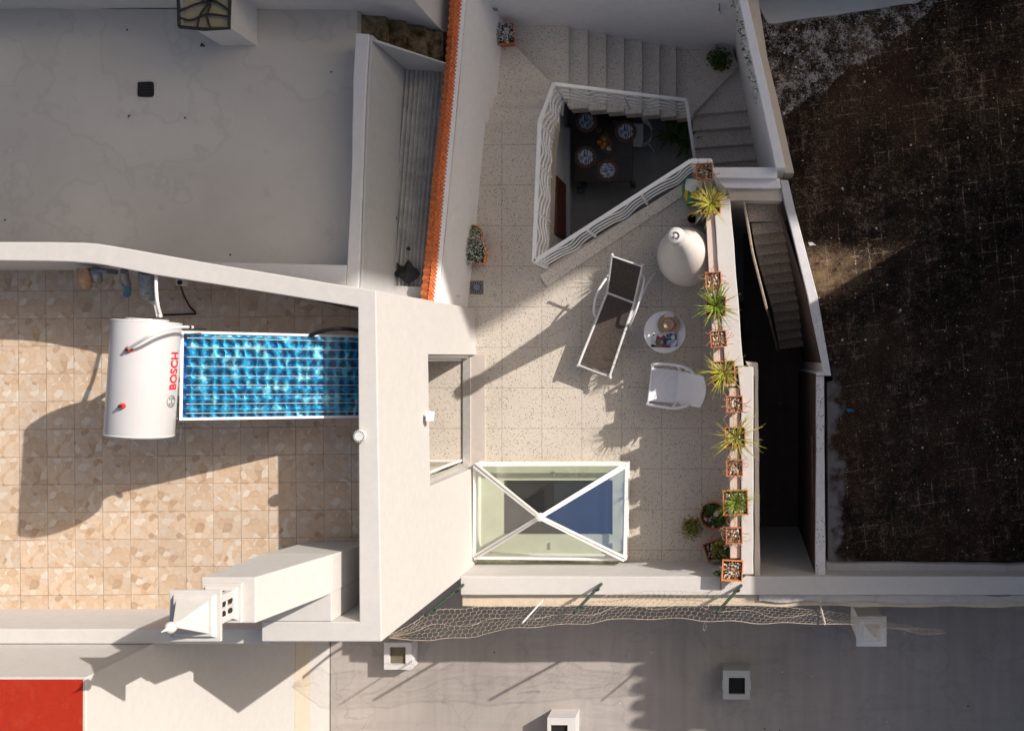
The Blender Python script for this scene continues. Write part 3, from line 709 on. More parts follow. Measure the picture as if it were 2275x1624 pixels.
# ---------------------------------------------------------------- lower roof with vents
low = empty('concrete_roof_building', (0, -5, -1), 'low building with bare concrete roof along the bottom edge', 'building')
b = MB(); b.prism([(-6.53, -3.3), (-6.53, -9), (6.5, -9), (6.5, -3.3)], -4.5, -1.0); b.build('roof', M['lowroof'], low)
def vent(u0, u1, v0, v1, zt, o, mat, parent, d=15.6):
    a = P(u0, v1, zt); c = P(u1, v0, zt); oo = P(o[0], o[3], zt); oc = P(o[1], o[2], zt)
    m_ = MB(); x0, x1, y0, y1 = a.x, c.x, a.y, c.y; i0, i1, j0, j1 = oo.x, oc.x, oo.y, oc.y
    m_.prism([(x0,y0),(x1,y0),(i1,j0),(i0,j0)], -1, zt); m_.prism([(x1,y0),(x1,y1),(i1,j1),(i1,j0)], -1, zt)
    m_.prism([(x1,y1),(x0,y1),(i0,j1),(i1,j1)], -1, zt); m_.prism([(x0,y1),(x0,y0),(i0,j0),(i0,j1)], -1, zt)
    v_ = m_.build('roof_vent', mat, parent)
    k = MB(); k.box(i0, i1, j0, j1, -1, zt-.05); k.build('vent_opening', M['ventgrime'], v_)
    for q in range(2):
        s3 = MB(); xx = x0-.012 if q else x1+.002
        s3.box(xx, xx+.01, (y0+y1)/2-.09, (y0+y1)/2+.06, zt-.18, zt-.05); s3.build('side_slot', M['whitemetal'], v_)
M['ventgrime'] = plaster('sooty_vent_lining', (0.16,0.14,0.10), amt=1.0, dirtc=(0.02,0.02,0.02), bumps=.8)
M['grimeblack'] = plain('black_soot', (0.012,0.012,0.012), .9, var=.4, scale=60)
vent(853, 914, 1427, 1487, -.70, (865, 901, 1437, 1475), M['white2'], low)
M['ventgrime'] = M['grimeblack']
vent(1606, 1666, 1489, 1553, -.62, (1619, 1655, 1505, 1542), M['block'], low)
vent(1216, 1278, 1594, 1660, -.62, (1223, 1261, 1610, 1647), M['white2'], low)
# white chimney with pyramid cap
c0 = Vector((2.0, -4.10, 0)); cc = MB(); cc.box(c0.x-.19, c0.x+.19, c0.y-.19, c0.y+.19, -1, .02)
cs = cc.build('chimney', M['cool'], low, bevel=.006)
cc = MB(); x, y = c0.x, c0.y
cc.box(x-.225,x+.225,y-.225,y+.225,.02,.06); cc.box(x-.20,x+.20,y-.20,y+.20,.06,.09); cc.box(x-.17,x+.17,y-.17,y+.17,.09,.115)
cc.frustum((x-.13,x+.13,y-.13,y+.13),(x-.02,x+.02,y-.02,y+.02),.115,.40)
cc.build('chimney_cap', M['cool'], cs, bevel=.004)
cc = MB(); cc.lathe([(.02,.39),(.045,.42),(.05,.45),(.04,.48),(.012,.50),(.004,.55)], (x,y,0), 14); cc.build('finial', M['cool'], cs, smooth=True)

# ---------------------------------------------------------------- south boundary wall
sw = empty('boundary_wall', (0, -3.2, 0), 'long white parapet wall between the terrace and the lower concrete roof', 'wall')
b = MB()
top = wob([(ox(-3.05)+.004, -3.065), (4.6, -3.065), (4.6, -3.33), (ox(-3.05)+.004, -3.325)], .004, .3, 3)
b.prism(top, -4.4, lambda x, y: 1.0 + (y+3.3)*.25*0)
b.build('wall', M['white'], sw, bevel=.012)
b = MB(); b.prism(wob([(-3.88, -3.335), (4.6, -3.345), (4.6, -3.52), (-3.88, -3.505)], .012, .08, 5), -4.4, .90); b.build('ledge', M['ledge'], sw, bevel=.01)
b = MB(); b.prism(wob([(.30, -3.33), (4.6, -3.34), (4.6, -3.45), (.30, -3.42)], .02, .06, 9), .90, .955); b.build('mortar_strip', M['old'], sw)

# ---------------------------------------------------------------- planter wall
pw = empty('planter_wall', (0, -1, 0), 'white parapet wall carrying the row of terracotta pots', 'wall')
b = MB()
b.prism(wob([PX(1585,440,1.15), PX(1610,814,1.15), PX(1652,814,1.15), PX(1622,440,1.15)], .006, .2, 1), -4.4, 1.15)
b.prism(wob([PX(1638,815,1.15), PX(1646,900,1.15), PX(1646,1276,1.15), PX(1674,1276,1.15), PX(1674,815,1.15)], .006, .2, 2), -4.4, 1.151)
b.build('wall', M['white'], pw, bevel=.012)
b = MB()
b.prism([PX(1566,440,1.1), PX(1588,858,1.1), PX(1637,858,1.1), PX(1636,816,1.1), PX(1609,815,1.1), PX(1584,440,1.1)], 0, 1.1)
b.prism([PX(1620,862,1.1), PX(1622,1240,1.1), PX(1645,1240,1.1), PX(1644,862,1.1)], 0, 1.1)
b.build('ledge', plaster('pinkish_ledge_tile', (0.60,0.50,0.45), amt=.5, dirtc=(0.35,0.28,0.24)), pw, bevel=.008)
b = MB()
b.prism(wob([PX(1656,803,.95), PX(1684,806,.95), PX(1689,1280,.95), PX(1676,1280,.95), PX(1676,838,.95)], .006, .2, 7), -4.4, .95)
b.build('outer_skin', M['cream'], pw, bevel=.012)

# ---------------------------------------------------------------- walls at the right of stairs and pit
rw = empty('dividing_wall', (.6, 2, 0), 'narrow white wall beside the outdoor metal stair and the mossy roof', 'wall')
b = MB()
ins = [(-.04, NY), (.01, 4.95), (.16, 4.24), (.33, 3.5), (.53, 2.6)]
b.prism(ins + [(.66, 2.6), (.46, 3.5), (.29, 4.24), (.13, 4.95), (.10, NY)], -4.4, 1.2)
b.build('wall', M['cool'], rw, bevel=.012)
b = MB()
b.prism([(.105, NY), (.29+.003, 4.24), (.463, 3.5), (.665, 2.6), (.80, 2.6), (.60, 3.5), (.42, 4.24), (.27, NY)], -4.4, .82)
b.build('coping', M['cream'], rw, bevel=.01)
L_ = [PX(1733,400,.9), PX(1741,440,.9), PX(1794,656,.9), PX(1826,806,.9), PX(1829,826,.9), PX(1814,828,.9)]
Rr = [PX(1847,835,.9), PX(1842,806,.9), PX(1816,656,.9), PX(1765,460,.9), PX(1751,400,.9)]
b = MB(); b.prism(L_ + [PX(1814,835,.9)] + Rr, -4.4, .9)
b.prism(wob([PX(1814,836,.9), PX(1831,836,.9), PX(1834,1284,.9), PX(1812,1284,.9)], .004, .25, 4), -4.4, .899)
m_ = NT('lichened_wall_top', .85, .15)
s_ = m_.sep(m_.pos)
vv = m_.vor(30); sp = m_.math('MULTIPLY', m_.math('LESS_THAN', m_.math('ADD', vv[0], m_.math('MULTIPLY', m_.noise(60, 3), .3)), .42), m_.smooth(m_.noise(1.6, 3), .45, .55))
sp = m_.math('MULTIPLY', sp, m_.smooth(s_[1], 1.7, 1.3, 0, 1))
m_.col(m_.mix(m_.math('MULTIPLY', sp, .85), m_.ramp(m_.noise(8, 4), [(.3, (.60,.58,.60)), (.7, (.70,.68,.69))]), (.07,.06,.055))); m_.bump(m_.noise(20, 4), .3, .01)
b.build('lichened_wall', m_.m, rw, bevel=.01)
lin = [PX(1731,452,.9), PX(1794,656,.9), PX(1826,806,.9)]
M['dampshade'] = plaster('damp_shaded_masonry', (0.10,0.072,0.06), amt=.9, dirtc=(.02,.014,.012), bumps=1.0)  # dark colour holds the pit's deep shade as well as wet bare masonry
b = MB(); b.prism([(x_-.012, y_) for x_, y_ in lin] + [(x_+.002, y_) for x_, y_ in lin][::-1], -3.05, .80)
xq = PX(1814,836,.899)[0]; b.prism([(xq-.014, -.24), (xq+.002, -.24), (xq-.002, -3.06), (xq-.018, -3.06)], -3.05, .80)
b.build('damp_shade_lining', M['dampshade'], rw)
# rusty strip on the wall
b = MB(); b.bar(P(1803.5, 968, .6), P(1806, 1104, .6), .012, .05); b.build('rusty_strip', plain('rust', (.32,.12,.05), .8, var=.5), rw)
sl = empty('stairhead_wall', (0, 2.6, 0), 'stained cream wall block at the head of the metal stair', 'wall')
b = MB(); b.prism([PX(1580,372,1.05), PX(1727,372,1.05), PX(1727,396,1.05), PX(1592,396,1.05)], -2.9, 1.05); b.build('wall', M['cool'], sl, bevel=.01)
b = MB(); b.prism([PX(1588,397,.9), PX(1732,397,.9), PX(1735,419,.9), PX(1612,419,.9)], -2.9, .93); b.build('coping', M['cool'], sl, bevel=.01)
b = MB(); b.prism(wob([PX(1616,420,.85), PX(1736,420,.85), PX(1739,446,.85), PX(1622,447,.85)], .01, .08, 8), -2.9, .84); b.build('ledge', M['cream'], sl, bevel=.01)
# pit floor and metal stair
b = MB(); b.box(.1, 1.4, -3.1, 2.6, -3.1, -3.0)
b.build('pit_floor', M['pitfloor'])['kind'] = 'structure'
ms = empty('metal_stair', (.4, 2.0, -3), 'sand coloured metal stair descending into the dark narrow yard', 'stairs')
nst = 13
Lp = [(1657,452), (1668,525), (1678,575), (1697,640), (1712,690), (1728,790)]
def lerp_l(pts, v):
    for (a, b_) in zip(pts, pts[1:]):
        if v <= b_[1]: return a[0]+(b_[0]-a[0])*(v-a[1])/(b_[1]-a[1])
    return pts[-1][0]
b = MB(); z = .55
pl = [PX(1659,455,z), PX(1741,452,z), PX(1752,490,z), PX(1664,493,z)]
b.prism(pl, z-.04, z); b.build('landing', M['sandmetal'], ms, bevel=.004)
zz_ = [.45 - .20*i for i in range(nst)]
vs_ = [493 + (772-493)*((i)/nst)**.93 for i in range(nst+1)]
for i in range(nst):
    z = zz_[i]
    va, vb = vs_[i], vs_[i+1]
    ua, ub = lerp_l(Lp, va)+6, lerp_l(Lp, vb)+6
    ra, rb_ = 1741+(va-452)*.245, 1741+(vb-452)*.245
    st = MB(); st.prism([PX(ua, va+4, z), PX(ra, va-7, z), PX(rb_, vb-7, z), PX(ub, vb+4, z)], z-.03, z)
    st.build('step', M['sandmetal'], ms, bevel=.004)
b = MB(); b.tube([P(1653,449,1.0), P(1672,561,.9), P(1703,684,.6)], .018, 8)
b.tube([P(1656,462,.5), P(1675,575,-.2), P(1708,700,-1.2), P(1728,780,-1.9)], .02, 8)
for q1, q2 in ((P(1653,449,1.0), P(1656,462,.5)), (P(1672,561,.9), P(1675,575,-.2)), (P(1703,684,.6), P(1706,700,-1.1))): b.tube([q1, q2], .016, 8)
b.build('handrail', M['sandmetal'], ms, smooth=True)
# ---------------------------------------------------------------- mossy roof
mr = empty('mossy_roof_building', (2.5, 1, 0), 'old building with dark mossy tiled flat roof on the right', 'building')
b = MB(); b.prism([(.272, NY-.003), (.42, 4.24), (.60, 3.5), (.80, 2.62), PX(1757,420,.5), PX(1816,656,.5), PX(1845,806,.5), PX(1851,845,.5), PX(1838,850,.5), PX(1840,1250,.5), (4.9, -2.93), (4.9, NY-.003)], -4.4, .5)
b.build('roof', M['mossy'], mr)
b = MB(); b.prism(wob([(.28, NY-.01), (.44, 4.82), (2.6, 5.12), (2.7, NY-.01)], .02, .1, 11), .5, .53); b.build('render_fillet', M['block'], mr)
b = MB(); b.prism(wob([PX(1836,1250,.62), PX(2340,1256,.62), PX(2340,1277,.62), PX(1836,1275,.62)], .01, .15, 12), -4.4, .62)
b.build('kerb', M['old'], mr, bevel=.01)
b = MB(); b.prism(wob([PX(1836,1276,.9), PX(2340,1282,.9), PX(2340,1300,.9), PX(1836,1300,.9)], .008, .1, 13), .6, .90)
b.build('parapet', M['white2'], mr, bevel=.01)

# ---------------------------------------------------------------- grey roof building, upper left
gb = empty('grey_roof_building', (-7, 3, 0), 'building with smooth grey flat roof in the upper left', 'building')
ZG = 1.9; ZGP = 2.35
b = MB(); b.prism([(-12, .3), PX(792,900,ZG), PX(793,22,ZG), (-12, PX(0,20,ZG)[1])], -.5, ZG)
b.build('roof', M['greyroof'], gb)
b = MB()
ep_i = [PX(790,74,ZGP), PX(784,180,ZGP), PX(780,400,ZGP), PX(771,588,ZGP)]
ep_o = [PX(820,76,ZGP), PX(813.7,180,ZGP), PX(805,406,ZGP), PX(799,590,ZGP), PX(793,700,ZGP)]
b.prism(wob(ep_i, .003, .3, 21, False) + [PX(765,700,ZGP)] + wob(ep_o, .003, .3, 22, False)[::-1], 0.4, ZGP)
b.prism(wob([PX(100,574,ZGP), PX(455,582,ZGP), PX(771,589,ZGP)], .003, .3, 23, False) + [PX(765,700,ZGP), PX(100,700,ZGP)], 0.4, ZGP-.0005)
b.build('parapet', M['white2'], gb, bevel=.012)
nb = empty('north_west_wall', (-7, 4.6, 1.9), 'whitewashed wall closing the grey roof along the top edge', 'wall')
b = MB(); b.prism(wob([(-12, PX(0,21,ZG)[1]), (PX(0,0,ZG)[0], PX(0,21,ZG)[1]), (PX(400,0,ZG)[0], PX(400,18,ZG)[1]), (PX(793,0,ZG)[0], PX(793,24,ZG)[1]), (-4.05, 4.46), (-4.05, 5.5), (-12, 5.5)], .01, .12, 31), -.5, 2.75)
b.build('wall', M['white2'], nb, bevel=.01)
# roof chimney upper left
bl = P(491, 102, ZG); brp = P(571, 103, ZG); x0, x1 = bl.x, brp.x; y0 = bl.y; yt = y0+.62
b = MB(); b.box(x0, x1, y0, yt, ZG-.05, 2.72); cu = b.build('chimney', M['white2'], gb, bevel=.01)
tl = P(398, 62, 2.83); tr = P(509, 64, 2.83)
b = MB(); b.box(tl.x+.03, tr.x-.03, tr.y+.03, tr.y+.62, 2.72, 2.80); b.build('stone_fill', plaster('khaki_stone', (0.33,0.29,0.20), amt=.9, dirtc=(.12,.1,.06), bumps=1), cu, bevel=.01)
b = MB(); z = 2.83
X0, X1, Y0, Y1 = tl.x, tr.x, tr.y, tr.y+.66
b.tube([(X0,Y0+.02,z),((X0+X1)/2,Y0-.01,z),(X1,Y0,z),(X1+.01,(Y0+Y1)/2,z),(X1,Y1,z),(X0,Y1,z),(X0-.01,(Y0+Y1)/2,z),(X0,Y0+.02,z)], .022, 6)
random.seed(3)
for pth in ([(X0,Y0+.13),(X0+.15,Y0+.10),(X0+.34,Y0+.17),(X1,Y0+.14)], [(X0,Y0+.2),(X0+.2,Y0+.29),(X0+.42,Y0+.33),(X1,Y0+.22)], [(X0+.22,Y0),(X0+.26,Y0+.16),(X0+.36,Y0+.3),(X0+.5,Y0+.4)],
            [(X0+.38,Y0),(X0+.34,Y0+.15),(X0+.38,Y0+.34),(X0+.2,Y0+.45)], [(X0+.34,Y0+.3),(X0+.42,Y0+.42),(X1,Y0+.48)], [(X0+.3,Y0+.32),(X0+.24,Y0+.5),(X0+.3,Y1)]):
    b.tube(spl([(q[0], q[1], z+.005) for q in pth], 6), .014, 6)
b.build('iron_grille', M['darkmetal'], cu, smooth=True)
hd = MB(); a = P(308, 215, ZG); c_ = P(341, 184, ZG)
hd.prism(wob([(a.x,a.y),(c_.x,a.y),(c_.x,c_.y),(a.x,c_.y)], .008, .03, 41), ZG, ZG+.02); dh = hd.build('roof_drain', M['black'], gb)
hd = MB(); cx_, cy_ = (a.x+c_.x)/2, (a.y+c_.y)/2
for k in range(5): hd.box(a.x+.01, c_.x-.01, a.y+.02+k*.035, a.y+.03+k*.035, ZG+.02, ZG+.026)
hd.build('drain_bar', M['darkmetal'], dh)
for (u, v, r, lb_) in ((451, 100, .022, 'dark dried clump lying on the grey roof near the chimney'), (287, 259, .014, 'tiny black speck of debris on the grey roof below the drain')):
    m_ = MB(); p = P(u, v, ZG)
    for k in range(5): m_.ball((p.x+random.uniform(-r,r), p.y+random.uniform(-r,r), ZG+.01), r*.6, 7, .6, .2)
    tag(m_.build('debris', M['black']), lb_, 'debris')
# concrete side wall + corrugated roof + old steps
cwall = empty('lean_to', (-4.5, 2, 0), 'lean-to with grey corrugated sheet roof beside the orange tile coping', 'shed roof')
ZC = 1.15
b = MB()
bl_ = [PX(820,77,ZGP), PX(813.7,181,ZGP), PX(805,407,ZGP), PX(799,591,ZGP), PX(793,700,ZGP)]
b.prism([(x+.003, y) for x, y in bl_] + [(x+.03, y) for x, y in bl_][::-1], -.5, ZGP-.03)
b.prism([PX(821,78,ZGP), PX(839,92,ZGP-.1), PX(983,134,1.6), PX(984,137,1.6), PX(838,98,ZGP-.1), PX(821,88,ZGP)], 0, lambda x, y: 2.32 if x < -4.5 else (1.5 if x > -4.1 else 2.2))
b.build('side_wall', M['block'], cwall, bevel=.006)
cr = MB(); rows = []
NR, NC = 20, 220
for i in range(NR+1):
    v = 146 + (636-146)*i/NR; t_ = i/NR
    ul = 893 + (855-893)*t_; ur = 992 + (948-992)*t_
    row = []
    for k in range(NC+1):
        f = k/NC; p = P(ul+(ur-ul)*f, v, ZC)
        row.append((p.x, p.y, ZC + .022*math.sin(f*2*math.pi*10) + .004*noise.noise(Vector((p.x*4, p.y*2, 0))) - .05*f))
    rows.append(row)
cr.sheet(rows, .004); cr.build('corrugated_sheet', M['corr'], cwall, smooth=True)
b = MB(); b.prism([PX(825,633,1.2), PX(938,637,1.2), PX(938,668,1.2), PX(825,668,1.2)], -.5, 1.2); b.build('end_ledge', M['old'], cwall, bevel=.01)
b = MB(); b.box(-5.0, -4.25, .75, 4.4, .3, .9); b.build('roof_base', M['block'], cwall)
# black tarp etc on lean-to
m_ = MB(); pts = [(881,583),(890,590),(898,592),(903,582),(908,577),(915,586),(920,595),(927,598),(934,609),(926,620),(914,628),(904,632),(896,624),(888,617),(880,616),(876,607),(884,598)]
c_ = P(905, 605, 1.2); m_.add([(*PX(u, v, 1.19), 1.19) for u, v in pts] + [(c_.x, c_.y, 1.25)], [(i, (i+1)%len(pts), len(pts)) for i in range(len(pts))])
tag(m_.build('black_tarpaulin', M['black']), 'crumpled black tarpaulin lying on the corrugated sheet roof', 'tarpaulin')
m_ = MB(); m_.bar(P(844,598,1.2), P(873,601,1.2), .045, .03); m_.bar(P(866,601,1.22), P(865,632,1.2), .02, .02); m_.ball(P(870,601,1.21), .03, 8)
tag(m_.build('black_bracket', M['darkmetal']), 'rusty dark metal bracket beside the black tarpaulin', 'bracket')
m_ = MB(); p = P(908,553,1.19); m_.lathe([(.026,0),(.024,.015),(.003,.018)], p, 12); tag(m_.build('rubber_cap', M['black']), 'small black round cap on the corrugated sheet above the tarpaulin', 'cap')
m_ = MB(); p = P(879,485,1.19); m_.lathe([(.03,0),(.03,.02),(.02,.02),(.02,.005),(.003,.005)], p, 14); tag(m_.build('pipe_stub', M['greymetal']), 'small grey ring shaped pipe stub at the edge of the corrugated sheet', 'pipe')
os_ = empty('old_steps', (-4.4, 4.2, 1.2), 'mossy brown stone steps between grey roof and orange coping', 'stairs')
for i, (u0, u1, v0) in enumerate([(797,856,28),(857,900,40),(901,945,54),(945,983,62),(983,1012,70)]):
    z = 1.75 - .14*i
    s3 = MB(); s3.prism(wob([PX(u0, v0, z), PX(u1, v0+8, z), PX(u1, v0+80, z), PX(u0, v0+80, z)], .012, .05, 50+i), .4, z); s3.build('step', M['mossystep'], os_, bevel=.012)
# ---------------------------------------------------------------- tile topped wall
tw = empty('tile_topped_wall', (-3.9, 2.5, 0), 'tall white wall topped by a narrow strip of orange clay tiles', 'wall')
ZT = 1.47
redge = [(1043,-90),(1035,0),(1028,75),(1018,190),(998.5,402),(986,530),(971,676)]
basel = [PX(u, v, ZT) for u, v in redge]
b = MB(); b.prism([(x-.10, y) for x, y in basel][::-1] + basel, -3.0, ZT-.002); b.build('wall', M['cool'], tw, bevel=.008)
def edge_at(pts, v):
    for (a, b_) in zip(pts, pts[1:]):
        if v <= b_[1]: return a[0]+(b_[0]-a[0])*(v-a[1])/(b_[1]-a[1])
    return pts[-1][0]
ledge_ = [(1004,-90),(998.7,0),(991,100),(978.7,235),(958.7,406),(945,556),(932.5,668)]
mid_ = [(1018,-90),(1011,0),(1004,90),(992,230),(972,406),(958,600),(950,672)]
tl_ = MB(); N_ = 560; rows = []
for i in range(N_+1):
    v = -40 + 712*i/N_
    ue, um, ur = edge_at(ledge_, v), edge_at(mid_, v), edge_at(redge, v)
    ph = (v % 17)/17.0
    bump_ = .020*abs(math.sin(math.pi*ph))
    row = []
    for k in range(5):
        f = k/4; p = P(ue+(um-ue)*f, v, ZT)
        row.append((p.x - (.010 if ph < .5 else 0)*(1-f), p.y, ZT - .05*(1-f) + bump_*(1-.3*f) + .0))
    for k in range(1, 15):
        f = k/14; p = P(um+(ur-um)*f, v, ZT)
        off = (v/8.5 + (math.floor(f*7) % 2)*.5) % 1.0
        row.append((p.x, p.y, ZT + .05*(1-f) - .035 + .016*abs(math.sin(math.pi*off)) + .012*((f*7) % 1.0)))
    rows.append(row)
tl_.sheet(rows, .03); tl_.build('tile_coping', M['roofclay'], tw)

# ---------------------------------------------------------------- solar water heater
sol = empty('solar_water_heater', (-6.0, -.1, 2.85), 'white tank and tilted blue collector standing on the tiled roof terrace', 'solar heater')
TC_N = Vector((P(327,712,4.4).x, P(327,712,4.4).y, 4.4)); TC_S = Vector((P(310,968,4.4).x, P(310,968,4.4).y, 4.4)); TR = .322
axv = (TC_S-TC_N).normalized(); q = axv.to_track_quat('Z', 'Y').to_matrix(); LT = (TC_S-TC_N).length
tk = MB(); tk.lathe([(.0,-.02),(TR*.5,-.018),(TR*.62,-.016),(TR*.63,0),(TR*.93,.004),(TR,.02),(TR,LT-.02),(TR*.97,LT),(TR*.6,LT+.012),(0,LT+.02)], TC_N, 64, ax=q, capt=False, capb=False)
tank = tk.build('tank', plain('white_tank_enamel', (.58,.57,.58), .28, var=.02, scale=3, spec=.5), sol, smooth=True)
for t_ in (.015, LT-.015):
    rg = MB(); rg.lathe([(TR+.001,t_-.006),(TR+.004,t_),(TR+.001,t_+.006)], TC_N, 64, ax=q, capt=False, capb=False); rg.build('tank_seam', M['whitemetal'], tank, smooth=True)
def on_tank(along, ang, lift=.0):      # ang measured from straight up toward east
    d_ = Vector((math.sin(ang), 0, math.cos(ang))); d_ = (d_ - axv*d_.dot(axv)).normalized()
    return TC_N + axv*along + d_*(TR+lift), d_
# lettering wrapped onto the tank
cu_ = bpy.data.curves.new("lettering", 'FONT'); cu_.body = "BOSCH"; cu_.size = .105; cu_.extrude = 0.0; cu_.offset = .0035; cu_.space_character = 1.05
to = bpy.data.objects.new("lettering", cu_); COL.objects.link(to)
bpy.context.view_layer.update(); dg = bpy.context.evaluated_depsgraph_get()
tme = bpy.data.meshes.new_from_object(to.evaluated_get(dg)); bpy.data.objects.remove(to)
wmax = max(v.co.x for v in tme.vertices); hmax = max(v.co.y for v in tme.vertices)
s0 = (862-712)/256*LT; s1 = (778-712)/256*LT; a0 = R(98)
import bmesh
bm = bmesh.new(); bm.from_mesh(tme); bmesh.ops.triangulate(bm, faces=bm.faces[:])
for it in range(2): bmesh.ops.subdivide_edges(bm, edges=[e for e in bm.edges if e.calc_length() > .02], cuts=1)
bm.to_mesh(tme); bm.free()
Ls = worldloc(tank)
for v in tme.vertices:
    al = s0 + (s1-s0)*(v.co.x/wmax); ang = a0 - (hmax-0)/TR*0 - (v.co.y)/TR*1.5
    p, _ = on_tank(al, ang, .0025); v.co = p - Ls
tme.materials.append(M['logored'])
lo = bpy.data.objects.new("lettering", tme); COL.objects.link(lo); lo.parent = tank
lg = MB(); al0 = (887-712)/256*LT; ang0 = R(86)
def lp(dx, dy, lift=.003):
    p, _ = on_tank(al0+dx, ang0 + dy/TR, lift); return p
lg.tube([lp(.062*math.cos(a_), .062*math.sin(a_)) for a_ in [2*math.pi*k/40 for k in range(41)]], .0028, 4)
for s_ in (-1, 1):
    lg.tube([lp(s_*.022+s_*.022*math.cos(a_), .036*math.sin(a_)) for a_ in [-1.5+3.0*k/14 for k in range(15)]], .0035, 4)
    lg.tube([lp(s_*.022, -.036), lp(s_*.022, .036)], .003, 4)
lg.tube([lp(-.022, 0), lp(.022, 0)], .0028, 4)
lg.build('emblem', M['logogrey'], tank)
def cap_on(along, ang, r=.032, stick=.0):
    p, d_ = on_tank(along, ang, 0); qq = d_.to_track_quat('Z', 'Y').to_matrix()
    k = MB(); k.lathe([(r,0),(r,.03),(r*.8,.045),(0,.047)], p, 18, ax=qq, capt=False); k.build('red_cap', M['redcap'], tank, smooth=True)
    k = MB(); k.lathe([(r*.5,.046),(r*.5,.075),(0,.08)], p, 12, ax=qq, capt=False); k.build('cap_stem', M['darkmetal'], tank, smooth=True)
    return p, d_
pA_, dA_ = cap_on((776-712)/256*LT, R(7)); cap_on((898-712)/256*LT, R(2), .027)
# collector
CW0, CW1 = P(403, 735, 4.22), P(398, 934, 4.22)
XR = -4.20; zR = 3.20
wid = abs(CW0.y-CW1.y)
cl = empty('collector', (CW1.x, CW1.y, 4.22)); cl.parent = sol; cl.location = Vector((CW1.x, CW1.y, 4.22)) - Vector(sol.location)
slope = (4.22-zR)/(XR-CW1.x); th_ = math.atan(slope); LC = (XR-CW1.x)/math.cos(th_)
cl.rotation_euler = (0, th_, R(-1.0))
def localbuild(mb, name, mat, **k):
    o = mb.build(name, mat, None, **k); o.parent = cl; return o
# collector made in its own plane: x down the slope, y across
k = MB(); k.box(.03, LC-.03, .03, wid-.03, .0, .01); localbuild(k, 'absorber', M['collector'])
k = MB(); k.box(0, .03, 0, wid, -.08, .03); k.box(LC-.03, LC, 0, wid, -.08, .03); k.box(.03, LC-.03, 0, .03, -.08, .03); k.box(.03, LC-.03, wid-.03, wid, -.08, .03); k.box(.03, LC-.03, .03, wid-.03, -.08, -.005)
localbuild(k, 'collector_frame', M['whitemetal'], bevel=.004)
k = MB()
for i in range(9):
    y = .075 + (wid-.15)*i/8
    k.tube([(.06, y, .016), (LC-.05, y, .016)], .0042, 6)
localbuild(k, 'riser_tube', M['alu'], smooth=True)
k = MB(); k.box(.03, LC-.03, .03, wid-.03, .026, .0285); localbuild(k, 'cover_glass', glass('collector_glass', (1,1,1), 1.45, 0.012))
# frame legs
k = MB()
for y in (CW0.y-.15, CW1.y+.15):
    k.bar((-6.05, y, 4.10), (-6.05, y, 2.85), .04, .04); k.bar((-6.65, y, 4.12), (-6.65, y, 2.85), .04, .04)
    k.bar((-6.68, y, 4.10), (-6.02, y, 4.10), .04, .04); k.bar((-6.05, y, 4.05), (-4.3, y, 2.9), .035, .035); k.bar((-6.65, y, 2.9), (-6.05, y, 3.9), .03, .03); k.bar((-6.65, y, 2.88), (-4.25, y, 2.88), .03, .03)
k.bar((-6.05, CW0.y-.15, 4.0), (-6.05, CW1.y+.15, 4.0), .035, .035); k.bar((-6.65, CW0.y-.15, 4.0), (-6.65, CW1.y+.15, 3.0), .03, .03)
k.build('support_frame', M['alu'], sol)
k = MB(); k.tube(spl([pA_+dA_*.05, P(330,748,4.86), P(365,733,4.75), P(400,727,4.55), P(430,727.5,4.32)], 8), .016, 8); k.build('white_pipe', M['whitemetal'], sol, smooth=True)
k = MB(); k.tube([P(412,726,4.40), P(457,730,4.22)], .014, 8); k.ball(P(421,727,4.4), .022, 8); k.build('pipe_joint', M['darkmetal'], sol, smooth=True)
k = MB(); k.tube(spl([P(690,745,3.62), P(715,736,3.7), P(745,731,3.75), P(775,731,3.72), P(796,735,3.6)], 6), .022, 8); k.build('black_hose', M['black'], sol, smooth=True)
k = MB()
k.tube(spl([P(396,930,4.2), P(385,930,4.3), P(376,928,4.25)], 6), .014, 8); k.tube(spl([P(366,968,4.15), P(364,978,3.9), P(380,984,3.8), P(397,980,3.9), P(402,940,4.1)], 8), .012, 8)
k.tube(spl([P(392,742,4.25), P(398,750,4.1), P(390,765,3.9), P(396,790,3.8), P(390,820,3.7), P(394,860,3.6), P(391,900,3.7)], 6), .014, 8)
k.build('connecting_pipe', M['greymetal'], sol, smooth=True)
k = MB(); k.tube(spl([P(347,612,3.9), P(347,640,3.95), P(350,675,4.1), P(357,702,4.35)], 6), .018, 8); k.tube([P(345,680,4.1), P(350,702,4.3)], .016, 8)
k.build('supply_pipe', M['whitemetal'], sol, smooth=True)
# pipes on the curved wall
def thing_mesh(mb, name, mat, label, cat, **k):
    return tag(mb.build(name, mat, **k), label, cat)
k = MB(); k.tube(spl([P(187,596,3.7), P(188,612,3.68), P(190,628,3.5), P(193,634,3.2)], 6), [.075]*6+[.075]*6+[.06]*6+[.05], 12)
thing_mesh(k, 'copper_flue', M['copper'], 'fat rounded copper flue hood below the curved wall', 'flue', smooth=True)
k = MB(); k.tube(spl([P(213,597,3.7), P(214,610,3.65), P(216,621,3.4)], 6), .058, 12); k.tube([P(205,598,3.72), P(238,602,3.72)], .022, 8); k.box(P(228,608,3.7).x, P(237,608,3.7).x, P(228,607,3.7).y, P(228,596,3.7).y, 3.5, 3.72)
thing_mesh(k, 'grey_flue', M['greymetal'], 'grey elbow flue just right of the copper one', 'flue', smooth=True)
k = MB(); k.tube(spl([P(276,602,3.7), P(278,616,3.6), P(283,632,3.4)], 6), .042, 10)
bp = thing_mesh(k, 'water_pipe', M['greymetal'], 'dark pipe with bright blue fitting hanging below the curved wall', 'pipe', smooth=True)
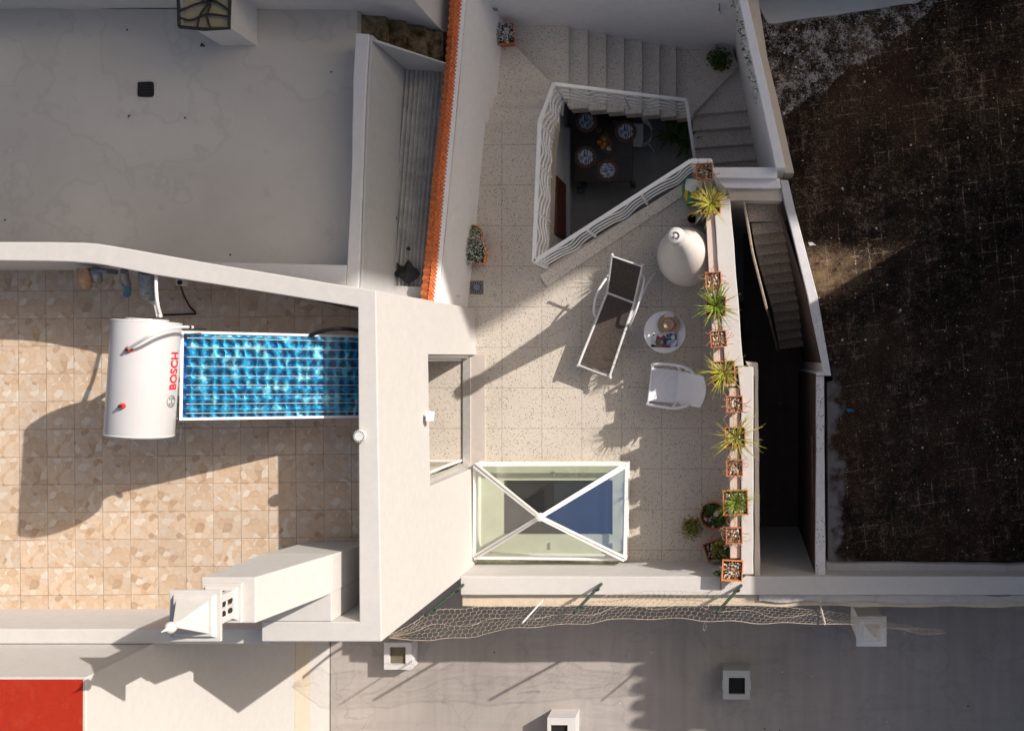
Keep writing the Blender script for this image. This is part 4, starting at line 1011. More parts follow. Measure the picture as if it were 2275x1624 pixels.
k = MB(); k.tube(spl([P(279,630,3.45), P(284,642,3.3), P(280,656,3.1)], 6), [.04]*6+[.035]*6+[.03], 8); k.tube([P(285,634,3.4), P(287,655,3.0)], .018, 8); k.build('blue_fitting', M['blueplastic'], bp, smooth=True)
k = MB(); k.tube(spl([P(326,604,3.8), P(326,625,3.75), P(327,645,3.68), P(332,657,3.6)], 6), [.085]*18+[.06], 14)
ip = thing_mesh(k, 'insulated_duct', M['greymetal'], 'thick foil wrapped duct beside the tank supply pipe', 'duct', smooth=True)
k = MB(); k.tube(spl([P(324,655,3.6), P(330,664,3.55), P(341,673,3.6), P(350,674,3.7)], 6), .022, 8); k.build('braided_hose', M['whitemetal'], ip, smooth=True)
k = MB(); k.box(P(392,0,3.4).x, P(407,0,3.4).x, P(0,634,3.4).y, P(0,621,3.4).y, 3.3, 3.42)
eb = thing_mesh(k, 'junction_box', M['whiteplastic'], 'small white junction box with black cable on the inner side of the curved wall', 'junction box', bevel=.006)
k = MB(); k.lathe([(.028,0),(.028,.012),(.003,.012)], P(400,628,3.42), 14); k.build('knockout', M['black'], eb)
k = MB(); k.tube(spl([P(401,632,3.35), P(408,655,3.0), P(421,680,2.88), P(434,696,2.87), P(420,698,2.87), P(362,700,2.87)], 8), .011, 6); k.build('cable', M['black'], eb, smooth=True)
# round vent on the parapet
k = MB(); p = P(803, 968, 4.0)
k.lathe([(.045,4.0),(.045,4.04)], (p.x, p.y, 0), 20); k.lathe([(.068,4.035),(.071,4.05),(.066,4.066),(.045,4.07),(.045,4.068),(0,4.068)], (p.x, p.y, 0), 28, capt=False)
rv = thing_mesh(k, 'round_vent', M['whitemetal'], 'round slotted vent cap on top of the parapet of the roof terrace', 'vent', smooth=True)
k = MB()
for i in range(16):
    a_ = 2*math.pi*i/16; k.bar((p.x+.048*math.cos(a_), p.y+.048*math.sin(a_), 4.070), (p.x+.062*math.cos(a_), p.y+.062*math.sin(a_), 4.068), .008, .006)
k.build('slot', M['black'], rv)
# wall lamp, socket, tap, drain, switch box, camera
wl = empty('wall_lamp', P(962, 925, 2.4), 'white spotlight on the house wall above the glass door', 'lamp')
x = ox(-.75)
Y_ = P(962, 922, 2.45).y
k = MB(); k.box(x, x+.03, Y_-.035, Y_+.05, 2.30, 2.42); k.build('base_plate', M['whitemetal'], wl, bevel=.005)
k = MB(); k.tube([(x+.03, Y_+.01, 2.36), (x+.09, Y_+.01, 2.40)], .014, 8); k.box(x+.06, x+.12, Y_-.02, Y_+.045, 2.40, 2.45); k.build('lamp_arm', M['whitemetal'], wl, bevel=.003)
k = MB(); k.frustum((x+.05,x+.13,Y_-.06,Y_+.01),(x+.045,x+.14,Y_-.075,Y_+.03), 2.45, 2.53); k.build('lamp_head', M['whitemetal'], wl, bevel=.005)
k = MB(); yk = P(967,1122,2.0).y; k.box(x, x+.012, yk-.08, yk+.08, 1.82, 1.98)
thing_mesh(k, 'socket_cover', M['white'], 'flat white cover plate on the house wall between door and corner', 'cover plate', bevel=.003)
tp = empty('garden_tap', P(1008, 657, .7), 'small metal tap on the white wall above the floor drain', 'tap')
tx = P(1008, 657, .6)
k = MB(); k.tube([(tx.x-.10, tx.y, .6), (tx.x+.06, tx.y, .6), (tx.x+.075, tx.y, .53)], .011, 8); k.build('spout', M['alu'], tp, smooth=True)
k = MB(); k.tube([(tx.x, tx.y-.045, .63), (tx.x, tx.y+.045, .63)], .009, 8); k.tube([(tx.x, tx.y, .6), (tx.x, tx.y, .64)], .008, 8); k.build('tap_handle', M['alu'], tp, smooth=True)
def drain(u0, u1, v0, v1, z, lab, rd):
    a = P(u0, v1, z); c = P(u1, v0, z)
    r_ = empty('floor_drain', ((a.x+c.x)/2, (a.y+c.y)/2, z), lab, 'drain')
    k = MB(); k.box(a.x, c.x, a.y, c.y, z, z+.004); k.build('plate', plain('worn_drain_plate', (.16,.145,.13), .5, var=.3), r_)
    k = MB(); mx, my = (a.x+c.x)/2, (a.y+c.y)/2
    k.lathe([(rd,z+.0045),(rd*.98,z+.009),(0,z+.009)], (mx,my,0), 24, capt=False); k.build('grate', M['greymetal'], r_)
    k = MB()
    for i in range(14):
        w = 2*math.pi*i/14; k.bar((mx+rd*.62*math.cos(w), my+rd*.62*math.sin(w), z+.0105), (mx+rd*.92*math.cos(w), my+rd*.92*math.sin(w), z+.0105), rd*.18, .004)
    k.build('slot', M['black'], r_)
drain(1044, 1074, 624, 654, 0, 'square floor drain with round grate beside the left terrace wall', .085)
drain(1281, 1299, 415, 432, -2.9, 'small dark floor drain in the courtyard below the table', .06)
mb_ = MB(); mb_.box(P(1073,0,0).x-.0, P(1073,0,0).x+.02, 5.0, 5.0, 0, 0)
k = MB(); k.box(-3.66, -3.56, NY-.03, NY, .02, .34); sb = thing_mesh(k, 'switch_box', M['whiteplastic'], 'white switch box high on the wall above the flower pot', 'switch box', bevel=.004)
k = MB()
for i in range(3): k.box(-3.645+.026*i, -3.628+.026*i, NY-.036, NY-.03, .06, .18)
k.build('switch', M['greymetal'], sb)
k = MB(); k.lathe([(.0,-.07),(.04,-.07),(.045,-.05),(.045,.05),(.03,.06),(0,.06)], (-.27, 5.08, .2), 16, ax=Matrix.Rotation(R(70),3,'X'), capt=False, capb=False)
wc = thing_mesh(k, 'security_camera', M['whitemetal'], 'small cylindrical camera on the wall in the upper right stair corner', 'camera', smooth=True)
k = MB(); k.bar((-.27, 5.10, .24), (-.27, NY, .28), .02, .02); k.build('camera_bracket', M['greymetal'], wc)

# ---------------------------------------------------------------- skylight
sk = empty('glass_skylight', (-2.75, -2.26, 0), 'white framed pyramid glass skylight standing on the terrace beside the house', 'skylight')
ZS = .36
co = [P(1056,1033,ZS), P(1392,1032,ZS), P(1388,1241,ZS), P(1054,1238,ZS)]
ap = Vector((-2.76, -2.235, 1.03))
k = MB(); out_ = [(p.x, p.y) for p in co]
inn = [PX(1118,1067,.1), PX(1361,1067,.1), PX(1361,1187,.1), PX(1118,1187,.1)]
for i in range(4): k.prism([out_[i], out_[(i+1)%4], inn[(i+1)%4], inn[i]], 0.001, .10)
k.build('inner_lining', M['greenwhite'], sk)
k = MB(); k.prism(inn, .001, .04); k.build('inner_glazing', M['darkglaze'], sk)
k = MB()
for i in range(4):
    a, b_ = co[i], co[(i+1)%4]
    k.bar(a, b_, .05, .05); k.bar((a.x, a.y, .12), (b_.x, b_.y, .12), .045, .04)
    k.bar((a.x, a.y, 0), (a.x, a.y, ZS-.01), .05, .05)
k.build('base_frame', M['frame'], sk, bevel=.006)
for i in range(4):
    k = MB(); a = co[i]; t_ = (ap-a).normalized(); sdv = t_.cross(Vector((0,0,1))).normalized()*.028
    k.bar(a+sdv*.9+Vector((0,0,.02)), ap+sdv*.9*.6+Vector((0,0,.01)), .026, .05); k.bar(a-sdv*.9+Vector((0,0,.02)), ap-sdv*.9*.6+Vector((0,0,.01)), .026, .05); k.bar(a, ap-Vector((0,0,.012)), .06, .02)
    k.build('rib', M['frame'], sk, bevel=.004)
for i in range(4):
    a, b_ = co[i], co[(i+1)%4]
    k = MB(); k.add([a+Vector((0,0,.015)), b_+Vector((0,0,.015)), ap+Vector((0,0,-.01))], [(0,2,1)]); k.build('pane', M['skyreflectglass'] if i == 1 else M['skyglass'], sk)
    k = MB(); k.quad((a.x,a.y,.14),(b_.x,b_.y,.14),(b_.x,b_.y,ZS-.02),(a.x,a.y,ZS-.02)); k.build('side_pane', M['skyglass'], sk)
k = MB(); k.lathe([(.06,1.0),(.055,1.055),(.02,1.075),(0,1.075)], (ap.x,ap.y,0), 16, capt=False); k.build('apex_cap', M['frame'], sk, smooth=True)
k = MB(); a = P(1060,1254,.12); c = P(1378,1238,.12); k.box(a.x, c.x, -3.06, c.y-.01, .001, .12); k.build('sill', plain('stained_sill', (.40,.39,.27), .7, var=.3, scale=12), sk, bevel=.005)
for (u, v) in ((1231,1052), (1223,1212), (1361,1213)):
    k = MB(); p = P(u, v, .14); k.box(p.x-.012, p.x+.012, p.y-.045, p.y+.045, .10, .14); k.build('clip', M['alu'], sk)

# ---------------------------------------------------------------- conical white chimney on the terrace
bc = empty('conical_chimney', (-.756, 1.47, 0), 'tall white conical outdoor chimney with small cap beside the pots', 'chimney')
prof = [(.40,0),(.425,.12),(.43,.30),(.415,.50),(.375,.75),(.32,1.0),(.25,1.25),(.195,1.5),(.158,1.75),(.135,2.0),(.11,2.25),(.095,2.45),(.085,2.55)]
k = MB(); k.lathe(prof, (-.756, 1.47, 0), 64, capt=False)
k.build('body', plaster('smooth_white_lime', (.66,.63,.60), amt=.12, bumps=.35), bc, smooth=True)
k = MB(); k.lathe([(.085,2.54),(.11,2.56),(.095,2.59),(.115,2.62),(.10,2.65),(.118,2.68),(.10,2.72),(.085,2.77),(.05,2.79),(.05,2.77),(.04,2.74),(0,2.74)], (-.756,1.47,0), 32, capt=False, capb=False)
k.build('cap', M['white'], bc, smooth=True)
k = MB(); k.lathe([(.024,2.745),(.024,2.80),(0,2.81)], (-.756,1.47,0), 12, capt=False); k.build('cap_knob', M['whitemetal'], bc, smooth=True)

# ---------------------------------------------------------------- pots
def square_pot(name, w, h, label, cat, group, loc, rz, mat='terracotta', stones=26, seed=0, twigs=0, tw=.1):
    random.seed(seed)
    r_ = empty(name, (0,0,0), label, cat, group)
    k = MB(); a = w/2; b_ = a*.74; t_ = .012
    for (s1_, s2_) in (((-a,a,-a,a),(0)),):
        pass
    def ring(o, i, zo, zi):
        n = len(k.v)
        k.v.extend([(-o,-o,zo),(o,-o,zo),(o,o,zo),(-o,o,zo),(-i,-i,zi),(i,-i,zi),(i,i,zi),(-i,i,zi)])
        for q_ in range(4): k.face([n+q_, n+(q_+1)%4, n+4+(q_+1)%4, n+4+q_])
    ring(b_, a*.93, 0, h*.80); ring(a*.93, a, h*.80, h*.80); ring(a, a, h*.80, h); ring(a, a-t_, h, h); ring(a-t_, a-t_*1.6, h, h*.72)
    k.quad((-b_,-b_,0),(-b_,b_,0),(b_,b_,0),(b_,-b_,0))
    pot = k.build('pot', M[mat], r_)
    k = MB(); i = a-t_*1.5; k.quad((-i,-i,h*.78),(i,-i,h*.78),(i,i,h*.78),(-i,i,h*.78)); k.build('soil', M['soil'], r_)
    if stones:
        k = MB()
        for _ in range(stones):
            k.ball((random.uniform(-i*.92,i*.92), random.uniform(-i*.92,i*.92), h*.80+random.uniform(0,.012)), random.uniform(.008,.017), 6, .55, .25)
        k.build('pebble_mulch', M['pebble'], r_, smooth=True)['kind'] = 'stuff'
    if twigs:
        k = MB()
        for _ in range(twigs):
            p = Vector((random.uniform(-i*.7,i*.7), random.uniform(-i*.7,i*.7), h*.78)); a_ = random.uniform(0, 6.28); pts = [p.copy()]
            for s4 in range(4):
                a_ += random.uniform(-.9,.9); p = p + Vector((math.cos(a_)*tw*.3, math.sin(a_)*tw*.3, random.uniform(.0,.03))); pts.append(p.copy())
            k.tube(pts, random.uniform(.002,.0045), 4)
        k.build('dry_stems', M['twig'], r_)
    r_.location = loc; r_.rotation_euler.z = rz
    return r_
def blades(root, z0, n, L, mat, seed, w=.008, droop=.5, spread=1.0):
    random.seed(seed); k = MB()
    for i in range(n):
        a_ = random.uniform(0, 2*math.pi); e0 = random.uniform(.15, 1.35)*spread; l_ = L*random.uniform(.55, 1.15)
        p = Vector((random.uniform(-.02,.02), random.uniform(-.02,.02), z0)); ww = w*random.uniform(.6,1.3)
        N_ = 7; ang = e0; side = Vector((-math.sin(a_), math.cos(a_), 0)); pts = []
        bend = random.uniform(-.35,.35)
        for s4 in range(N_+1):
            f = s4/N_; wd = ww*(1-f**1.6)*(.55+.9*min(f*3,1)) ; pts.append((p.copy(), side.copy()*max(wd,.0006)))
            ang -= droop*random.uniform(.6,1.1)/N_*1.6*(.3+f); a2 = a_+bend*f
            p = p + Vector((math.cos(a2)*math.cos(ang), math.sin(a2)*math.cos(ang), math.sin(ang)))*(l_/N_)
        n0 = len(k.v)
        for (pp, ss) in pts:
            k.v.append(tuple(pp-ss)); k.v.append(tuple(pp+Vector((0,0,.0+ss.length*.5)))); k.v.append(tuple(pp+ss))
        for s4 in range(N_):
            b_ = n0+s4*3; k.face([b_, b_+1, b_+4, b_+3]); k.face([b_+1, b_+2, b_+5, b_+4])
    o = k.build('foliage', mat, None); o.parent = root
    return o
ZL = 1.10
def ztop_loc(u, v, h=.2, zb=ZL):
    p = P(u, v, zb+h); return (p.x, p.y, zb)
GP = 'terracotta pots on the planter wall'
def pw_px(px, z): return px*(CAMZ-z)/FOC
spec = [ # u, v, size px, label, kind, rot, seed
 (1565,381,37,'square pot of dry stalks at the stair corner, topmost of the wall row','dry',4),
 (1578,452,45,'square pot with yellow spiky plant beside the green plastic bag','spiky',2),
 (1585,622,36,'square pot of dry stems against the white conical chimney','dry',3),
 (1590,680,45,'square pot with the greenest spiky plant, level with the lounger','spiky',-2),
 (1596,753,37,'square pot of dry stems level with the round side table','dry',5),
 (1607,828,52,'large square pot with spiky plant beside the white chair','spiky',3),
 (1632,898,37,'square pot of dry stems just below the white chair level','dry',2),
 (1633,972,46,'square pot with long curling yellow blades over the pit','spiky',1),
 (1632,1040,37,'square pot of dry stems third from the bottom of the wall row','dry',1),
 (1634,1117,56,'widest square pot with fine green blades above the round pot','spiky',2),
 (1631,1190,37,'square pot with brown stems beside the round stone filled pot','dry',1),
 (1627,1268,47,'bright orange square pot of white pebbles at the wall corner','stones',-3)]
sx_ = .0
for i, (u, v, s_, lab, kind, rz) in enumerate(spec):
    h = .2 if s_ < 42 else .24
    loc = ztop_loc(u, v, h, ZL if i < 11 else 1.001)
    w_ = pw_px(s_, ZL+h)
    if kind == 'stones':
        square_pot('stone_filled_pot', w_, h, lab, 'flower pot', GP, loc, R(rz), 'terrasaturated', 60, i, 14, .12)
    elif kind == 'dry':
        square_pot('dry_plant_pot', w_, h, lab, 'flower pot', GP, loc, R(rz), 'terracotta', 34, i, 30, .15)
    else:
        r_ = square_pot('spiky_plant_pot', w_, h, lab, 'potted plant', GP, loc, R(rz), 'terracotta', 44, i)
        green = i in (3, 9)
        blades(r_, h*.8, [0,95,0,85,0,90,0,62,0,120][i], [0,.34,0,.40,0,.38,0,.50,0,.33][i], M['bladeg'] if green else M['blade'], 100+i, w=[0,.0065,0,.0065,0,.0055,0,.0045,0,.0035][i], droop=[0,.7,0,1.0,0,.8,0,1.3,0,.8][i])
        if i in (1, 5): blades(r_, h*.8, 26, .26, M['deadblade'], 300+i, w=.006, droop=1.6)
# leafy helper
def leaf_cluster(root, c, r, n, mat, size=.03, seed=0, flat=.7, name='foliage'):
    random.seed(seed); k = MB()
    for _ in range(n):
        d_ = Vector((random.gauss(0,1), random.gauss(0,1), random.gauss(0,1)*flat)); d_ = d_.normalized()*r*random.uniform(.3,1.05)*(1+.25*noise.noise(d_*3+Vector((seed,0,0))))
        p = Vector(c)+Vector((d_.x, d_.y, abs(d_.z)*.9)); nn = (d_.normalized()+Vector((random.gauss(0,.5), random.gauss(0,.5), .6))).normalized()
        t_ = nn.orthogonal().normalized(); t_.rotate(Matrix.Rotation(random.uniform(0,6.28), 3, nn)); s5 = nn.cross(t_); L = size*random.uniform(.6,1.3)
        k.add([p-t_*L*.5, p+s5*L*.28+nn*L*.1, p+t_*L*.6, p-s5*L*.28+nn*L*.1], [(0,1,2,3)])
    o = k.build(name, mat, None); o.parent = root; return o
# left: two pots at the white wall
r_ = square_pot('flowering_square_pot', .29, .26, 'square terracotta pot overflowing with white flowers against the left wall', 'potted plant', None, ztop_loc(1057,562,.26,0), R(-8), 'terrasaturated', 8, 61)
leaf_cluster(r_, (-.07,.03,.24), .21, 620, M['leaf'], .035, 5); leaf_cluster(r_, (-.07,.03,.27), .23, 520, M['petal'], .03, 6, name='blossom')
r_ = empty('flowering_round_pot', ztop_loc(1051,521,.22,0), 'round terracotta pot with green leaves and white blossom behind the square one', 'potted plant')
k = MB(); k.lathe([(.09,0),(.13,.2),(.14,.2),(.14,.24),(.125,.24),(.12,.2)], (0,0,0), 28, capt=False); o = k.build('pot', M['terracotta'], None, smooth=True); o.parent = r_
k = MB(); k.lathe([(.122,.2),(0,.205)], (0,0,0), 20, capt=False, capb=False); o = k.build('soil', M['soil'], None); o.parent = r_
leaf_cluster(r_, (0,0,.22), .13, 260, M['leafy'], .035, 8); leaf_cluster(r_, (0,-.02,.24), .15, 200, M['petal'], .022, 9, name='blossom')
r_ = square_pot('flower_box_pot', .31, .26, 'dark square pot of white flowers in the upper left stair corner', 'potted plant', None, (-3.57, 4.93, -.51), R(4), 'terracotta', 10, 62)
leaf_cluster(r_, (0,.02,.25), .15, 200, M['leaf'], .035, 11); leaf_cluster(r_, (0,.03,.26), .165, 420, M['petal'], .03, 12, name='blossom')
r_ = square_pot('green_plant_pot', .22, .22, 'pot with bushy dark green plant in the upper right stair corner', 'potted plant', None, (-.30, 4.93, -1.87), R(3), 'terracotta', 4, 63)
leaf_cluster(r_, (0,.03,.25), .20, 420, M['leaf'], .06, 14)
r_ = empty('hanging_creeper', (-.1, 5.0, 1.15), 'pale dried creeper hanging down the wall above the stairs on the right', 'creeper')
random.seed(5); k = MB(); k2 = MB()
for i in range(200):
    f = random.random(); y = 5.1 - f*1.5; x = wx(y)-.05+random.gauss(0,.02); z = 1.18-random.random()**2*.5
    d_ = Vector((random.uniform(-1,1), random.uniform(-1,1), random.uniform(-.5,.5))).normalized()*.035; s5 = d_.cross(Vector((.3,.2,1))).normalized()*.011
    p = Vector((x,y,z)); (k if random.random() < .65 else k2).add([p-d_, p+s5, p+d_, p-s5], [(0,1,2,3)])
k.build('dry_foliage', M['ivory'], r_)['kind'] = 'stuff'; k2.build('green_foliage', M['leaf'], r_)['kind'] = 'stuff'
# floor pots at the lower right
r_ = empty('round_stone_pot', ztop_loc(1585,1146,.24,0), 'wide round terracotta pot with white stones and green succulent', 'potted plant')
k = MB(); k.lathe([(.13,0),(.19,.2),(.205,.2),(.205,.24),(.188,.24),(.18,.2)], (0,0,0), 36, capt=False); o = k.build('pot', M['terracotta'], None, smooth=True); o.parent = r_
k = MB(); k.lathe([(.182,.19),(0,.195)], (0,0,0), 24, capt=False, capb=False); o = k.build('soil', M['soil'], None); o.parent = r_
random.seed(9); k = MB()
for _ in range(60):
    a_ = random.uniform(0,6.28); q_ = math.sqrt(random.random())*.165; k.ball((q_*math.cos(a_)-.01, q_*math.sin(a_)-.02, .205), random.uniform(.012,.022), 6, .6, .25)
o = k.build('pebble_mulch', M['pebble'], None, smooth=True); o.parent = r_; o['kind'] = 'stuff'
k = MB(); k.ball((.045,.03,.24), .05, 10, .7, .1); o = k.build('large_stone', M['pebble'], None, smooth=True); o.parent = r_
leaf_cluster(r_, (-.06,.08,.22), .11, 60, M['leaf'], .09, 21, .5); leaf_cluster(r_, (.09,-.06,.22), .10, 40, M['leaf'], .10, 22, .5, name='broad_leaf')
r_ = empty('small_bush_pot', ztop_loc(1535,1172,.3,0), 'small yellow green bush standing left of the round stone pot', 'potted plant')
k = MB(); k.lathe([(.07,0),(.10,.15),(.11,.15),(.11,.18),(.10,.18)], (0,0,0), 24, capt=False); o = k.build('pot', M['terracotta'], None, smooth=True); o.parent = r_
leaf_cluster(r_, (-.0,.0,.24), .17, 620, M['leafy'], .034, 31, .9); leaf_cluster(r_, (.02,-.03,.22), .17, 260, M['leaf'], .03, 32, .9, name='inner_foliage')
r_ = square_pot('tilted_square_pot', .27, .26, 'square pot turned askew with white stones and bright green plant', 'potted plant', None, ztop_loc(1586,1222,.26,0), R(20), 'terracotta', 40, 64)
leaf_cluster(r_, (.09,-.02,.30), .13, 90, M['leafy'], .09, 41, .8); leaf_cluster(r_, (.09,-.06,.28), .13, 60, M['leaf'], .08, 42, .8, name='dark_leaf')
r_ = empty('low_seedling', P(1597, 1285, 1.0), 'thin green seedling stem leaning on the corner wall by the orange pot', 'plant')
k = MB(); k.tube([P(1602,1308,1.01), P(1601,1285,1.05), P(1598,1262,1.1)], .008, 6); k.build('stem', M['twig'], r_)
leaf_cluster(r_, (-.02,.10,.12), .05, 40, M['leaf'], .04, 51)
# bags
def bag(pts, z, hgt, mat, name, lab, cat):
    cx_ = sum(p[0] for p in pts)/len(pts); cy_ = sum(p[1] for p in pts)/len(pts)
    k = MB(); rows = [[P(cx_+(u-cx_)*s_, cy_+(v-cy_)*s_, z+hh) for u, v in pts] for s_, hh in ((1,0),(1.03,hgt*.35),(.93,hgt*.7),(.7,hgt*.93),(.35,hgt),(.05,hgt*1.02))]
    for i, r__ in enumerate(rows):
        for p in r__: p.z += .03*noise.noise(p*9)
    n = len(pts)
    for r__ in rows: k.v += [tuple(p) for p in r__]
    for i in range(len(rows)-1):
        for q_ in range(n): k.face([i*n+q_, i*n+(q_+1)%n, (i+1)*n+(q_+1)%n, (i+1)*n+q_])
    k.face([(len(rows)-1)*n+q_ for q_ in range(n)])
    return thing_mesh(k, name, mat, lab, cat, smooth=True)
bag([(1524,396),(1545,390),(1560,402),(1563,425),(1556,445),(1542,462),(1526,460),(1517,440),(1516,415)], 0, .5, M['bag'], 'compost_bag', 'green white and yellow printed compost bag below the railing end', 'bag')
bag([(1545,470),(1560,468),(1568,480),(1564,497),(1546,500)], 0, .3, plain('grey_bag_plastic', (.34,.35,.38), .5, var=.3, scale=20, bump=.5), 'grey_bag', 'small crumpled grey bag between compost bag and conical chimney', 'bag')
k = MB(); p = P(1538,486,.15); k.lathe([(.06,0),(.075,.12),(.08,.16),(.07,.16),(.065,.12)], (p.x,p.y,0), 20, capt=False)
thing_mesh(k, 'small_clay_pot', M['terracotta'], 'small empty clay pot beside the grey bag', 'flower pot', smooth=True)

# ---------------------------------------------------------------- sun lounger
lo_ = empty('sun_lounger', P(1350, 700, 0), 'white framed sun lounger with dark brown sling, backrest raised', 'sun lounger')
H1, H2 = P(1360,566,.86), P(1427.5,589,.86); J1, J2 = P(1349,650,.40), P(1409,673,.40); F1, F2 = P(1287,806,.34), P(1356,831,.34)
def sling(a, b_, c, d_, sag, n=8):
    rows = []
    for i in range(n+1):
        t_ = i/n; l = a.lerp(c, t_); r = b_.lerp(d_, t_); row = []
        for q_ in range(n+1):
            f = q_/n; p = l.lerp(r, f); p.z -= sag*math.sin(math.pi*f)*math.sin(math.pi*min(max(t_,.02),.98)); row.append(p)
        rows.append(row)
    return rows
k = MB(); k.sheet(sling(H1.lerp(J1,.03), H2.lerp(J2,.03), J1.lerp(H1,.02), J2.lerp(H2,.02), .02), .004); k.build('backrest', M['mesh'], lo_, smooth=True)
k = MB(); k.sheet(sling(J1.lerp(F1,.02), J2.lerp(F2,.02), F1, F2, .03, 12), .004); k.build('seat', M['mesh'], lo_, smooth=True)
k = MB(); k.tube([H1, J1], .016, 8); k.tube([H2, J2], .016, 8); k.tube([J1, J2], .014, 8); k.tube([H1.lerp(J1,.04), H2.lerp(J2,.04)], .012, 8)
for q_ in (H1, H2): k.ball(q_, .022, 8)
k.build('backrest_frame', M['whitemetal'], lo_, smooth=True)
k = MB()
dn = (F1-J1).normalized()
k.tube(spl([J1+Vector((0,0,-.01)), J1.lerp(F1,.5)+Vector((0,0,-.01)), F1+Vector((0,0,.0)), F1+dn*.03+Vector((.02,-.01,-.04)), F2+dn*.03+Vector((-.02,0,-.04)), F2, J2.lerp(F2,.5)+Vector((0,0,-.01)), J2+Vector((0,0,-.01))], 6), .019, 8)
k.build('seat_frame', M['whitemetal'], lo_, smooth=True)
k = MB(); k.tube(spl([P(1352,612,.55), P(1334,638,.62), P(1323,662,.62), P(1319,690,.55), P(1322,703,.40)], 6), .017, 8); k.build('armrest', M['whiteplastic'], lo_, smooth=True)
k = MB(); k.tube(spl([P(1424,608,.55), P(1431,622,.62), P(1424,655,.62), P(1413,690,.60), P(1404,712,.5), P(1400,722,.38)], 6), .017, 8); k.build('armrest', M['whiteplastic'], lo_, smooth=True)
for pts in ([P(1344,668,.38), P(1336,690,.2), P(1330,706,.02)], [P(1455,607,.02), P(1438,632,.22), P(1420,672,.36), P(1400,712,.37)], [P(1300,780,.32), P(1297,792,.02)], [P(1398,715,.37), P(1402,728,.2), P(1405,736,.02)], [P(1362,800,.32), P(1360,815,.02)]):
    k = MB(); k.tube(spl(pts, 5), .015, 8); k.build('leg', M['whiteplastic'], lo_, smooth=True)

# ---------------------------------------------------------------- side table with hat and magazines
tc_ = P(1477,738,.45)
tb = empty('side_table', (tc_.x, tc_.y, 0), 'round white plastic side table between lounger and chair', 'table')
k = MB(); k.lathe([(.28,.425),(.300,.43),(.306,.445),(.300,.457),(.285,.450),(0,.450)], (tc_.x,tc_.y,0), 56, capt=False); k.build('tabletop', M['whiteplastic'], tb, smooth=True)
for i in range(3):
    a_ = R(-65+120*i); k = MB(); k.tube([(tc_.x+.16*math.cos(a_), tc_.y+.16*math.sin(a_), .43), (tc_.x+.27*math.cos(a_), tc_.y+.27*math.sin(a_), 0)], .018, 8); k.build('leg', M['whiteplastic'], tb, smooth=True)
hp = P(1486,721,.50); hat = empty('straw_hat', (hp.x, hp.y, .45), 'brown straw hat with pinched crown lying on the side table', 'hat')
k = MB(); n0 = 40
for j, (r, z) in enumerate([(.165,.475),(.158,.462),(.13,.458),(.10,.462),(.092,.47)]):
    for i in range(n0):
        a_ = 2*math.pi*i/n0; k.v.append((hp.x+r*math.cos(a_), hp.y+r*.98*math.sin(a_), z+(.018*math.cos(2*a_) if r > .12 else 0)+.0))
for j in range(4):
    for i in range(n0): k.face([j*n0+i, (j+1)*n0+i, (j+1)*n0+(i+1)%n0, j*n0+(i+1)%n0])
k.build('brim', M['straw'], hat, smooth=True)
k = MB()
for j, (r, z) in enumerate([(.092,.47),(.088,.50),(.082,.55),(.070,.575),(.045,.572),(.02,.555),(.002,.55)]):
    for i in range(n0):
        a_ = 2*math.pi*i/n0; pinch = 1-.16*max(0, math.cos(a_-R(60)))**6 if z > .54 else 1
        k.v.append((hp.x+r*pinch*math.cos(a_), hp.y+r*pinch*math.sin(a_), z - (.012*math.cos(a_-R(60)) if 0 < j < 6 and z > .54 else 0)))
for j in range(6):
    for i in range(n0): k.face([j*n0+i, j*n0+(i+1)%n0, (j+1)*n0+(i+1)%n0, (j+1)*n0+i])
k.build('crown', M['straw'], hat, smooth=True)
k = MB(); k.lathe([(.0935,.472),(.0925,.495),(.088,.50)], (hp.x,hp.y,0), 40, capt=False, capb=False); k.build('hat_band', M['strawd'], hat, smooth=True)
def covermat(name, cols, sc):
    m = NT(name, .35, .4); v = m.vor(sc); r_ = m.sep(v[1]); n_ = len(cols)
    m.col(m.ramp(r_[0], [(i/n_, c) for i, c in enumerate(cols)], 'CONSTANT')); return m.m
mc = covermat('magazine_cover_print', [(.55,.54,.53),(.02,.03,.035),(.26,.28,.38),(.65,.64,.62),(.22,.04,.07),(.62,.64,.66),(.10,.16,.10),(.5,.5,.55)], 16)
mc2 = covermat('blue_magazine_print', [(.06,.20,.34),(.55,.58,.62),(.02,.04,.07),(.30,.30,.45)], 22)
def mag(u0, u1, v0, v1, z, mat, lab, rz=0):
    a = P(u0, v1, z); c = P(u1, v0, z)
    r_ = empty('magazine', ((a.x+c.x)/2, (a.y+c.y)/2, z-.012), lab, 'magazine')
    k = MB(); k.box(a.x, c.x, a.y, c.y, z-.012, z-.001); k.build('pages', M['whitepaper'], r_); k = MB(); k.box(a.x, c.x, a.y, c.y, z-.0009, z+.0003); k.build('cover', mat, r_)
    r_.rotation_euler.z = R(rz); return r_
mg = mag(1447, 1492, 739, 772, .463, mc, 'open magazine with red and green pictures on the side table', -2)
k = MB(); p_ = P(1465,766,.4635); k.lathe([(.012,.4635),(.012,.465),(0,.465)], (p_.x,p_.y,0), 16, capt=False); dd = k.build('red_dot', M['logored'], mg)
mag(1481, 1504, 741, 770, .470, mc2, 'narrow blue covered magazine lying across the other one', 4)

